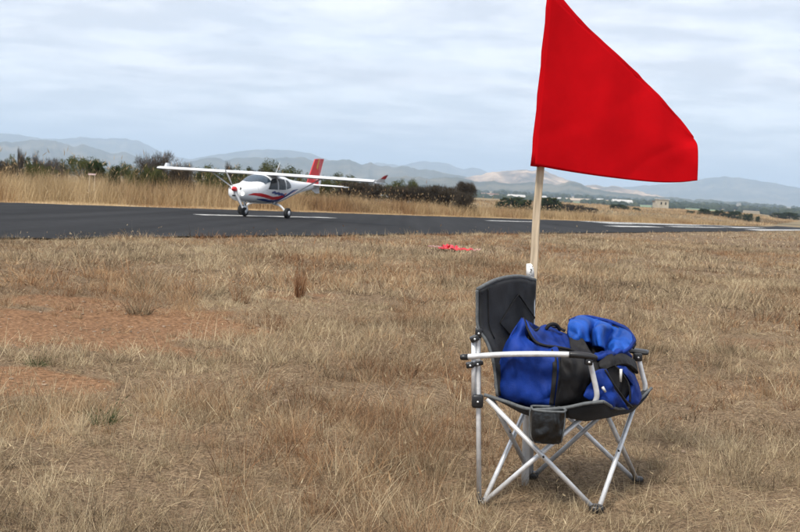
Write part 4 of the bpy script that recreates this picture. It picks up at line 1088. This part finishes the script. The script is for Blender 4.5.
    P('antenna', tube([(-1.15, 0, 1.68), (-1.42, 0, 2.10)], [.012, .007], 6), WHITE)
    P('pitot_tube', tube([(.02, 2.4, 1.56), (.02, 2.4, 1.50), (.22, 2.4, 1.50)], .010, 6), ALU_DULL)
aircraft()

# ------------------------------------------------------------------ folding camp chair
A = at
def chair():
    c0 = A(559, 497, 4.62)
    root = empty('camp_chair', (c0.x, c0.y, gz(c0.x, c0.y)))
    tag(root, 'grey folding camp chair with aluminium frame standing in the grass', 'chair')
    FN, FF, RN, RF = A(595, 513, 4.42), A(636.5, 489, 4.84), A(481, 502, 4.52), A(531, 482, 4.88)
    for p in (FN, FF, RN, RF): p.z = gz(p.x, p.y) + .012
    SRN, SRF = A(484, 398, 4.53), A(535, 389, 4.92)
    SFN, SFF = A(603, 410, 4.45), A(640, 400, 4.83)
    def T(name, pts, r=.0105, m=ALU, n=0):
        return part(name, tube(catmull(pts, n) if n else pts, r, 14), m, root)
    off = Vector((.012, -.010, 0))
    T('leg', [FN, SRN + off]); T('leg', [RN + Vector((.006, -.014, 0)), A(588, 413, 4.53)])
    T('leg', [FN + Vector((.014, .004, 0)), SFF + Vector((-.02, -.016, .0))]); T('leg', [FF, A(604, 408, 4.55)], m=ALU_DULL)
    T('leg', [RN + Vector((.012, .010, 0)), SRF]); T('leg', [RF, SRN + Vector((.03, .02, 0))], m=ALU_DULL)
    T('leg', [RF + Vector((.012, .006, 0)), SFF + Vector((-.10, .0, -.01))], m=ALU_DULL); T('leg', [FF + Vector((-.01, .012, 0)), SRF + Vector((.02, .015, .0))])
    # upright back posts and sliding sleeves
    T('back_post', [A(479, 499, 4.525), A(478.6, 420, 4.53), A(478.3, 330, 4.535), A(480.5, 292, 4.54)], .0105)
    T('sleeve_tube', [A(473.8, 401, 4.525), A(473.6, 337, 4.53)], .0100)
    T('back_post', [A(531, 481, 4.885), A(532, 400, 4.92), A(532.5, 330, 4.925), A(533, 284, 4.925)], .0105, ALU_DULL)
    def J(px, py, Y, h, rot=0.0):
        p = A(px, py, Y); part('joint', rbox(p, h, (Vector((math.cos(rot), 0, math.sin(rot))), Vector((0, 1, 0)), Vector((-math.sin(rot), 0, math.cos(rot)))), 5.5), PLASTIC, root)
        part('rivet', tube([p + Vector((0, -h[1] - .003, 0)), p + Vector((0, -h[1] + .004, 0))], .0045, 10), ALU, root)
    J(477.5, 401, 4.52, (.024, .020, .028)); J(474.5, 338.5, 4.525, (.019, .018, .013), .5); J(478.5, 333, 4.53, (.014, .016, .022))
    J(470, 365, 4.525, (.017, .017, .012), .2); J(477.5, 363.5, 4.525, (.024, .018, .009), .25)
    for px, py, Y in ((543, 456, 4.47), (510, 431, 4.47), (618, 450, 4.63), (618.5, 452, 4.64)):
        p = A(px, py, Y); part('rivet', tube([p + Vector((0, -.018, 0)), p + Vector((0, .018, 0))], .0045, 8), PLASTIC, root)
    # feet
    for p, big in ((FN, 1), (FF, .8), (RN, .7), (RF, .9)):
        part('foot', rbox(p + Vector((.004, 0, .004)), (.030 * big, .028 * big, .020 * big), None, 3), PLASTIC, root)
    # arms
    part('arm_rail', tube(catmull([A(466, 357, 4.515), A(500, 354.6, 4.47), A(535, 354, 4.425), A(572, 354.6, 4.405)], 6), .0118, 16), ALU, root)
    part('arm_cap', tube([A(460.5, 357.2, 4.52), A(462, 357.2, 4.518), A(468, 357, 4.512)], [.010, .0125, .0128], 14), PLASTIC, root)
    part('arm_pad', tube(catmull([A(569, 354.6, 4.407), A(578, 355, 4.403), A(590, 356.4, 4.402), A(597.5, 358, 4.402)], 4), [.0135] * 9 + [.0125, .0115, .010, .006], 14), PLASTIC, root)
    part('arm_pad', patch([[A(623, 351, 4.87), A(632, 352, 4.868), A(641, 353.3, 4.864), A(648, 354, 4.86)], [A(625, 348.6, 4.93), A(634, 349.3, 4.93), A(643, 350.4, 4.925), A(649, 351.6, 4.92)]], .02, 4), PLASTIC, root)
    part('arm_rail', tube(catmull([A(519, 345, 4.94), A(560, 345, 4.93), A(625, 350.5, 4.90)], 6), .0118, 14), ALU, root)
    J(588.5, 361.5, 4.412, (.016, .018, .014)); J(637.5, 357, 4.86, (.020, .018, .018))
    part('arm_support', tube(catmull([A(590, 362, 4.43), A(593.5, 377, 4.43), A(596.5, 391, 4.432), A(596.5, 398, 4.435), A(594, 404, 4.44)], 5), .0112, 14), ALU, root)
    part('arm_support', tube(catmull([A(638.5, 358, 4.86), A(642, 373, 4.86), A(645, 384, 4.86), A(645, 391, 4.86)], 5), .0112, 14), ALU, root)
    # backrest: padded cloth between the posts
    Ys = [4.515, 4.62, 4.73, 4.83, 4.915]
    def row(pts, dy=0.0): return [A(x, y, Y + dy) for (x, y), Y in zip(pts, Ys)]
    rows = [row([(477.6, 290), (494, 281.5), (509, 277.8), (522, 277.6), (535, 281)]),
            row([(477.8, 303), (494, 300), (508, 298), (521, 297), (534.4, 299)], .01),
            row([(478.6, 327), (495, 325), (508, 323), (521, 321), (533.6, 320)], .012),
            row([(487.5, 342), (498, 342), (509, 341), (521, 340), (532, 338)], .012),
            row([(494, 362), (503, 362), (512, 361), (522, 359), (531, 356)], .01),
            row([(498, 396), (506, 395), (514, 393), (523, 390), (531, 386)], .0)]
    back = part('backrest', patch(rows, .024, 7, .005, 14, 3), CHARCOAL, root)
    G = dense(rows, 7)
    def on(i, j, o=.0135): return G[i][j] + (G[min(i + 1, len(G) - 1)][j] - G[i][j]).cross(G[i][min(j + 1, len(G[0]) - 1)] - G[i][j]).normalized() * o
    nrm = on(10, 10, 1.0) - G[10][10]; sg = 1 if nrm.y < 0 else -1
    na, nb = len(G), len(G[0])
    part('binding', tube([G[0][j] + Vector((0, -.002, .004)) for j in range(nb)], .0085, 8), GREY_TRIM, back)
    part('binding', tube([G[i][0] + Vector((-.003, -.006, 0)) for i in range(na)], .0065, 8), GREY_TRIM, back)
    part('binding', tube([G[i][nb - 1] for i in range(na)], .006, 8), GREY_TRIM, back)
    def onf(i, j):
        i = min(max(i, 0), na - 1.001); j = min(max(j, 0), nb - 1.001); a_, b_ = int(i), int(j); u_, v_ = i - a_, j - b_
        return on(a_, b_, sg * .0152).lerp(on(a_, b_ + 1, sg * .0152), v_).lerp(on(a_ + 1, b_, sg * .0152).lerp(on(a_ + 1, b_ + 1, sg * .0152), v_), u_)
    def seam(i0, j0, i1, j1): return tube([onf(i0 + (i1 - i0) * t / 16, j0 + (j1 - j0) * t / 16) for t in range(17)], .0028, 6)
    for a_ in ((6, 18, 13.5, 8), (13.5, 8, 22, 17), (6, 18, 13, 27), (13, 27, 22, 17), (1, 3.2, 20, 3.2)): part('quilted_seam', seam(*a_), BLACK, back)
    # seat cloth slung between the corners, sagging
    srows = [[A(484, 395, 4.52), A(506, 402, 4.50), A(530, 409.5, 4.47), A(562, 408.5, 4.45), A(585, 404, 4.43), A(603, 402, 4.42)],
             [A(494, 398, 4.62), A(515, 408, 4.60), A(540, 417, 4.57), A(570, 417, 4.55), A(594, 416, 4.53), A(616, 409, 4.52)],
             [A(507, 396, 4.74), A(525, 405, 4.73), A(550, 413, 4.70), A(578, 414, 4.67), A(603, 415, 4.65), A(628, 407.5, 4.64)],
             [A(521, 392, 4.84), A(540, 398, 4.83), A(562, 404, 4.80), A(588, 406, 4.77), A(612, 407, 4.75), A(639, 400, 4.75)],
             [A(534, 389, 4.92), A(553, 393, 4.92), A(575, 397, 4.90), A(600, 398, 4.88), A(625, 395, 4.87), A(651, 388.5, 4.86)]]
    seat = part('seat', patch(srows, .012, 5, .004, 12, 9), CHARCOAL, root)
    part('binding', tube([p + Vector((0, -.003, .002)) for p in catmull(srows[0], 6)], .0075, 8), GREY_TRIM, seat)
    part('binding', tube([p + Vector((.002, 0, .002)) for p in catmull([r[-1] for r in srows], 6)], .0065, 8), GREY_TRIM, seat)
    apron = [[A(566, 409, 4.44), A(584, 406, 4.435), A(603, 403, 4.43), A(622, 404, 4.60), A(638, 404, 4.74), A(650, 391, 4.85)],
             [A(567, 415, 4.46), A(585, 414, 4.46), A(604, 412, 4.48), A(622, 412, 4.61), A(636, 408, 4.73), A(648, 394, 4.85)],
             [A(570, 419, 4.49), A(587, 421, 4.50), A(604, 418, 4.53), A(620, 415, 4.63), A(632, 410, 4.73), A(644, 397, 4.85)]]
    part('seat_apron', patch(apron, .006, 5, .004, 14, 2), CHARCOAL, root)
    # drinks holder: soft pouch hung from the near edge
    V, F = [], []
    lv = [(409, 34, .052), (414, 35, .056), (424, 35, .058), (433, 33.5, .056), (439, 31, .05), (442, 25, .035)]
    m = 26
    for py, w, dp in lv:
        c = A(548.5 - (py - 409) * .09, py, 4.415); w = w * 4.415 / FPX / 2
        for k in range(m):
            a = 2 * math.pi * k / m; g_ = lambda v: math.copysign(abs(v) ** .62, v)
            wob = .004 * (float(vnoise(k * .9, py * .2)) - .5) * 2
            V.append(c + Vector(((w + wob) * g_(math.cos(a)), (dp + wob) * g_(math.sin(a)), 0)))
    for i in range(len(lv) - 1):
        for k in range(m): F.append((i * m + k, (i + 1) * m + k, (i + 1) * m + (k + 1) % m, i * m + (k + 1) % m))
    F.append(tuple((len(lv) - 1) * m + k for k in range(m)))
    cup = part('drinks_pouch', (V, F), NET, root)
    part('binding', tube([V[k] for k in range(m)] + [V[0]], .005, 6), GREY_TRIM, cup)
    for k0 in (0, m // 2 + 1): part('binding', tube([V[i * m + (k0 + m - 2) % m] * 1.0 for i in range(len(lv))], .0035, 6), GREY_TRIM, cup)
chair()

# ------------------------------------------------------------------ blue sports bag lying open on the seat
def bag():
    c0 = A(560, 408, 4.62); root = empty('sports_bag', c0)
    tag(root, 'blue and black sports bag lying open on the camp chair', 'bag')
    # near wall, in panels along its length: rim -> bulge -> base
    def wall(cols): return [[A(*c[k]) for c in cols] for k in range(len(cols[0]))]
    w_blue = [[(523, 318, 4.62), (512, 335, 4.58), (503, 357, 4.56), (498, 374, 4.56), (496, 386, 4.58), (500, 394, 4.62)],
              [(524, 320, 4.56), (517, 336, 4.52), (509, 358, 4.50), (505, 378, 4.50), (505, 391, 4.51), (507, 399, 4.56)],
              [(529, 333, 4.54), (525, 345, 4.505), (521, 361, 4.485), (519, 384, 4.48), (520, 398, 4.49), (522, 405, 4.54)],
              [(536, 342, 4.54), (536, 352, 4.50), (535, 364, 4.48), (534, 386, 4.47), (535, 402, 4.475), (537, 408.5, 4.53)],
              [(546, 346, 4.54), (547, 354, 4.495), (548, 366, 4.475), (548, 388, 4.465), (548, 404, 4.47), (549, 410, 4.53)],
              [(557, 347, 4.54), (559, 355, 4.50), (560, 367, 4.475), (558, 388, 4.46), (556, 404, 4.465), (558, 410, 4.53)]]
    body = part('side_panel', patch(wall(w_blue), .010, 13, .019, 12, 5), BLUE, root)
    w_black = [[(556, 347, 4.54), (558, 355, 4.50), (559.5, 367, 4.473), (557.5, 388, 4.458), (555.5, 404, 4.463), (558, 410.5, 4.53)],
               [(566, 350, 4.545), (568, 358, 4.50), (570, 368, 4.475), (568, 388, 4.465), (566, 402, 4.468), (568, 408.5, 4.53)],
               [(576, 353, 4.55), (579, 360, 4.51), (582, 370, 4.48), (578, 386, 4.475), (575, 399, 4.475), (577, 406, 4.53)],
               [(586, 357, 4.56), (589, 363, 4.52), (592, 372, 4.495), (584, 386, 4.49), (580, 397, 4.49), (582, 404, 4.54)]]
    part('side_band', patch(wall(w_black), .011, 11, .014, 14, 6), BLACK, root)
    # seams and webbing on the near wall
    part('piping', tube(catmull([A(*p) - Vector((0, .008, 0)) for p in w_black[0]], 6), .0035, 7), BLACK, body)
    part('webbing', patch([[A(551.5, 349, 4.52), A(555.5, 349, 4.52)], [A(552.5, 366, 4.462), A(557, 366, 4.46)], [A(551, 388, 4.452), A(555.5, 388, 4.448)], [A(549, 405, 4.458), A(553.5, 405, 4.455)]], .004, 6, .001, 20, 3), BLACK, body)
    part('piping', tube(catmull([A(*p) - Vector((.004, .004, 0)) for p in w_blue[0]], 6), .004, 7), BLUE, body)
    # rear end (behind, against the backrest) and far wall
    part('end_panel', patch([[A(523, 318, 4.62), A(530, 322, 4.72), A(541, 328, 4.82)], [A(506, 350, 4.58), A(518, 350, 4.71), A(532, 350, 4.84)], [A(499, 385, 4.60), A(514, 384, 4.72), A(528, 380, 4.85)], [A(504, 397, 4.64), A(517, 394, 4.73), A(531, 388, 4.83)]], .010, 6, .006, 11, 7), BLUE, root)
    part('far_panel', patch([[A(541, 328, 4.82), A(556, 332, 4.85), A(575, 336, 4.86), A(600, 338, 4.84), A(622, 345, 4.80)], [A(534, 350, 4.86), A(556, 352, 4.88), A(578, 353, 4.88), A(604, 355, 4.86), A(628, 360, 4.81)], [A(532, 382, 4.85), A(556, 388, 4.87), A(580, 390, 4.86), A(606, 390, 4.84), A(632, 388, 4.80)]], .010, 6, .006, 11, 8), BLUE, root)
    # turned-in blue lining flap along the mouth, the dark mouth below it
    part('mouth', patch([[A(529, 330, 4.58), A(540, 338, 4.66), A(552, 343, 4.72), A(572, 350, 4.72), A(590, 356, 4.72)], [A(527, 347, 4.56), A(542, 349, 4.62), A(560, 353, 4.64), A(576, 358, 4.64), A(594, 364, 4.64)], [A(530, 362, 4.60), A(545, 364, 4.62), A(562, 366, 4.62), A(580, 370, 4.62), A(598, 374, 4.62)]], .012, 6, .008, 10, 9), BLACK, root)
    part('rim_flap', patch([[A(525, 320, 4.58), A(533, 331, 4.64), A(543, 326, 4.74), A(556, 327, 4.78)], [A(528, 331, 4.555), A(539, 338, 4.62), A(552, 333, 4.70), A(568, 334, 4.74)], [A(534, 341, 4.55), A(545, 343.5, 4.60), A(557, 341.5, 4.66), A(571, 342, 4.70)], [A(541, 346, 4.545), A(550, 348, 4.57), A(560, 349, 4.60), A(571, 349.5, 4.64)]], .008, 6, .010, 13, 12), BLUE, root)
    part('piping', tube(catmull([A(523, 318, 4.59), A(528, 330, 4.55), A(535, 341, 4.535), A(545, 345.5, 4.53), A(557, 347, 4.53), A(571, 350, 4.535), A(588, 356.5, 4.55)], 6), .0055, 8), BLACK, root)
    part('piping', tube(catmull([A(526, 321, 4.60), A(534, 330.5, 4.63), A(543, 327, 4.73), A(556, 327, 4.77), A(565, 331, 4.76)], 6), .006, 8), BLACK, root)
    # carry handle loop and straps
    part('handle', tube(catmull([A(546, 329, 4.70), A(549, 325.5, 4.70), A(553, 324, 4.71), A(557, 325.5, 4.72), A(560, 330, 4.73)], 6), .008, 8), BLACK, root)
    part('strap', patch([[A(569, 338, 4.68), A(575, 337, 4.68), A(583, 340, 4.66)], [A(570, 346, 4.63), A(579, 346, 4.62), A(589, 349, 4.60)], [A(572, 352, 4.57), A(583, 355, 4.55), A(595, 357, 4.55)]], .014, 6, .008, 16, 15), BLACK, root)
    # the thrown-back lid: blue lining inside, hem all round
    lid = [[A(570, 321, 4.80), A(578, 317.8, 4.84), A(588, 317.3, 4.86), A(599, 319.5, 4.87), A(610, 322, 4.87), A(620, 326, 4.85), A(628, 331, 4.82), A(634, 340, 4.77)],
           [A(567.5, 328, 4.75), A(576, 322.5, 4.77), A(586, 322, 4.80), A(596, 324, 4.85), A(606, 325.5, 4.77), A(617, 331, 4.83), A(626, 337, 4.79), A(632, 345, 4.73)],
           [A(568.5, 335, 4.71), A(577, 328.5, 4.69), A(585, 328, 4.74), A(592, 331.5, 4.83), A(600, 328.5, 4.68), A(610, 336, 4.81), A(619, 342, 4.72), A(629, 349, 4.69)],
           [A(571, 340, 4.68), A(579, 335, 4.65), A(586, 335.5, 4.71), A(591, 340, 4.82), A(599, 336, 4.64), A(606, 344, 4.78), A(613, 349, 4.67), A(622, 353, 4.67)],
           [A(575, 344, 4.66), A(582, 341.5, 4.65), A(588, 342.5, 4.69), A(593, 347, 4.78), A(600, 346.5, 4.62), A(606, 352, 4.73), A(611, 355.5, 4.65), A(616, 357, 4.66)]]
    ld = part('lid', patch(lid, .008, 9, .014, 13, 21), BLUE_IN, root)
    part('lid_back', patch([[p + Vector((.004, .012, .004)) for p in lid[0]], [p + Vector((.01, .05, -.02)) for p in lid[1]], [p + Vector((.012, .09, -.03)) for p in lid[2]]], .010, 6, .006, 12, 22), BLUE, root)
    part('hem', tube([p + Vector((0, -.004, .002)) for p in catmull(lid[0] + [r[-1] for r in lid[1:4]], 6)], .0085, 8), BLUE, ld)
    part('zip_tape', tube([p + Vector((.004, -.012, -.013)) for p in catmull([lid[2][0], lid[1][0]] + lid[0] + [lid[1][-1]], 6)], .0042, 6), BLACK, ld)
    part('cavity_shade', patch([[A(578, 343, 4.69), A(590, 346, 4.78), A(602, 350, 4.72), A(612, 356, 4.72)], [A(580, 352, 4.66), A(592, 355, 4.70), A(604, 357, 4.68), A(614, 360, 4.70)]], .012, 6, .006, 14, 24), BLACK, root)  # black sheet stands in for the shade in the cavity below the lid
    # front end with its pockets
    part('front_panel', patch([[A(584, 357, 4.58), A(604, 353, 4.66), A(617, 352, 4.72), A(627, 356, 4.77)], [A(585, 369, 4.53), A(610, 364, 4.57), A(624, 362, 4.64), A(634, 367, 4.72)], [A(578, 385, 4.51), A(610, 384, 4.53), A(627, 382, 4.60), A(638, 384, 4.70)], [A(572, 400, 4.51), A(604, 402, 4.52), A(622, 404, 4.59), A(638, 402, 4.69)], [A(576, 407, 4.55), A(605, 408, 4.57), A(622, 409, 4.63), A(636, 407, 4.71)]], .014, 6, .010, 13, 31), BLACK, root)
    def pocket(c, seed, m=BLUE, th=.016): return part('pocket', patch([[A(*p) for p in r] for r in c], th, 11, .015, 15, seed), m, root)
    pk = pocket([[(593, 373, 4.475), (600, 369, 4.49), (606, 369, 4.50)], [(590, 385, 4.46), (602, 385, 4.47), (614, 387, 4.495)], [(584, 397, 4.46), (603, 399, 4.47), (624, 402, 4.525)], [(592, 401, 4.475), (609, 406, 4.50), (628, 408, 4.56)]], 33)
    pk2 = pocket([[(611, 362, 4.58), (619, 365, 4.60), (626, 370, 4.63)], [(620, 370, 4.575), (628, 376, 4.60), (634, 381, 4.65)], [(630, 385, 4.60), (635, 391, 4.62), (640, 396, 4.68)], [(629, 402, 4.58), (634, 405, 4.61), (640, 402, 4.68)]], 34)
    pocket([[(598, 362, 4.55), (610, 357, 4.60), (622, 355, 4.66), (633, 361, 4.72)], [(600, 366, 4.525), (612, 361, 4.57), (625, 360, 4.64), (636, 367, 4.71)], [(604, 371, 4.52), (615, 366, 4.565), (628, 366, 4.63), (637, 374, 4.70)]], 35, BLACK, .018)
    pocket([[(594, 355, 4.60), (606, 352, 4.64), (618, 350, 4.70), (628, 354, 4.75)], [(597, 360, 4.545), (609, 356, 4.59), (621, 353, 4.655), (632, 358, 4.73)]], 36, BLUE, .02)
    part('zip', tube(catmull([A(605, 369.5, 4.48), A(615, 386, 4.478), A(626, 401, 4.51), A(632, 407, 4.55)], 6), .0042, 6), BLACK, pk)
    part('zip', tube(catmull([A(611, 362.5, 4.565), A(621, 372, 4.56), A(629, 386, 4.575), A(630, 402, 4.565)], 6), .0042, 6), BLACK, pk2)
    def pull(a, b, par):
        part('zip_pull', tube([A(*a), A(*b)], [.0065, .005], 8), ZIP, par)
    pull((602.5, 387, 4.448), (605.5, 392, 4.45), pk); pull((621, 369, 4.55), (620.5, 382, 4.545), pk2)
    part('base', patch([[A(502, 395, 4.58), A(530, 406, 4.53), A(560, 409, 4.53), A(590, 407, 4.54), A(622, 406, 4.62)], [A(517, 397, 4.72), A(540, 405, 4.70), A(566, 408, 4.70), A(594, 408, 4.69), A(630, 404, 4.71)], [A(531, 388, 4.83), A(556, 394, 4.86), A(580, 397, 4.85), A(606, 396, 4.83), A(634, 393, 4.79)]], .02, 5), BLACK, root)
bag()

# ------------------------------------------------------------------ pipe stake, flag stick and flag
def flag():
    pb, pt = A(525, 490, 4.80), A(530.6, 264.5, 5.0)
    pb.z = gz(pb.x, pb.y) - .03
    pr = empty('pipe_stake', (pb.x, pb.y, gz(pb.x, pb.y)))
    tag(pr, 'white plastic pipe stuck in the ground behind the camp chair', 'pipe')
    d = (pt - pb).normalized()
    lo = pb
    part('pipe', tube([pb, pb.lerp(pt, .5), pt], .0175, 18), PVC, pr)
    l0, l1 = A(530.4, 277, 4.99), A(530.6, 264, 5.0)
    lb = part('label', tube([l0, l1], .0195, 18), PAPER, pr)
    X, Z = Vector((1, 0, 0)), Vector((0, 0, 1)); cc = (l0 + l1) / 2 + Vector((0, -.0205, 0))
    def stroke(pts): part('printed_mark', tube([cc + X * a * .001 + Z * b * .001 for a, b in pts], .0016, 5), INK, lb)
    stroke([(-4, 6), (0, 9), (4, 5), (0, -2), (-4, -8), (4, -8)]); stroke([(-9, 20), (-8, 17)]); stroke([(3, 17), (7, 22)]); stroke([(-9, -16), (-5, -17)])
    # stick
    s0, s1 = A(531, 300, 5.0), A(552.2, -6, 4.93)
    fr = empty('marker_flag', (s0.x, s0.y, s0.z)); tag(fr, 'large red cloth flag on a pale wooden stick above the chair', 'flag')
    ax = (s1 - s0).normalized(); sx = Vector((1, 0, 0)); sx = (sx - ax * sx.dot(ax)).normalized(); sy = ax.cross(sx)
    V, F = [], []
    for k in range(25):
        p = s0.lerp(s1, k / 24) + sx * .002 * math.sin(k * .7)
        for a, b in ((-1, -.8), (-.8, -1), (.8, -1), (1, -.8), (1, .8), (.8, 1), (-.8, 1), (-1, .8)): V.append(p + sx * a * .0165 + sy * b * .011)
    for k in range(24):
        for j in range(8): F.append((k * 8 + j, k * 8 + (j + 1) % 8, k * 8 + 8 + (j + 1) % 8, k * 8 + 8 + j))
    F += [tuple(range(8))[::-1], tuple(24 * 8 + j for j in range(8))]
    part('stick', (V, F), WOOD, fr, False)
    def C(x, y, dY): return A(x, y, 4.93 + dY * (1 if abs(dY + .025) < 1e-6 else .35))
    rows = [[C(549.5, -8, -.025), C(584, 27, .03), C(615, 56, .0), C(639, 79, .05), C(661, 101.5, .03), C(678.5, 121.5, .06), C(691, 135.5, .04)],
            [C(546.5, 38, -.025), C(576, 60, .0), C(608, 83, -.03), C(636, 104, .02), C(660, 122, -.01), C(680, 135, .05), C(696.5, 142, .03)],
            [C(542, 84, -.025), C(570, 98, -.02), C(603, 113, -.045), C(633, 129, .0), C(658, 142, -.03), C(680, 149, .0), C(698, 149.5, .0)],
            [C(538, 127, -.025), C(567, 137, .0), C(600, 148, -.02), C(632, 157, .015), C(658, 163, -.02), C(680, 165.5, .0), C(698, 165, -.02)],
            [C(534.6, 165.5, -.025), C(565, 171, .02), C(598, 176, .0), C(631, 180, .03), C(658, 182.3, -.01), C(680, 182.3, .0), C(697.5, 180.5, -.02)]]
    cl = part('flag_cloth', patch(rows, .0015, 12, .0034, 8, 4), RED, fr)
    # the rest of the cloth folded behind along the sloping upper edge
    top = rows[0]
    fold = [[p + Vector((0, .002, -.003)) for p in top],
            [C(557, -7, .02), C(589, 30, .045), C(618, 57, .02), C(642, 80, .07), C(664.5, 103, .05), C(682, 122.5, .08), C(694, 137, .05)],
            [C(552, 20, .07), C(572, 52, .08), C(600, 82, .07), C(628, 104, .10), C(652, 126, .09), C(672, 140, .10), C(690, 146, .08)]]
    part('folded_edge', patch(fold, .0015, 8, .004, 14, 8), RED, cl)
    q0, q1 = A(534.8, 166.5, 4.93), A(552, -6, 4.93)
    part('sleeve', tube([q0.lerp(q1, t / 12) + Vector((-.0 + .002 * math.sin(t * 2.1), 0, 0)) for t in range(13)], .0205, 14), RED, cl)
flag()

# ------------------------------------------------------------------ the hazy air
def haze():
    m = bpy.data.materials.new('hazy_air'); m.use_nodes = True
    t = m.node_tree; t.nodes.clear()
    v = N(t, 'ShaderNodeVolumePrincipled'); v.inputs['Color'].default_value = (0.62, 0.79, 1.0, 1); v.inputs['Density'].default_value = 0.00012
    v.inputs['Anisotropy'].default_value = 0.2
    o = N(t, 'ShaderNodeOutputMaterial'); t.links.new(v.outputs[0], o.inputs['Volume'])
    V, F = box((0, 0, 300), (28000, 28000, 340))
    h = part('haze', (V, F), m, None, False); tag(h, 'pale blue haze of dry air over the plain', 'haze', kind='stuff')
haze()
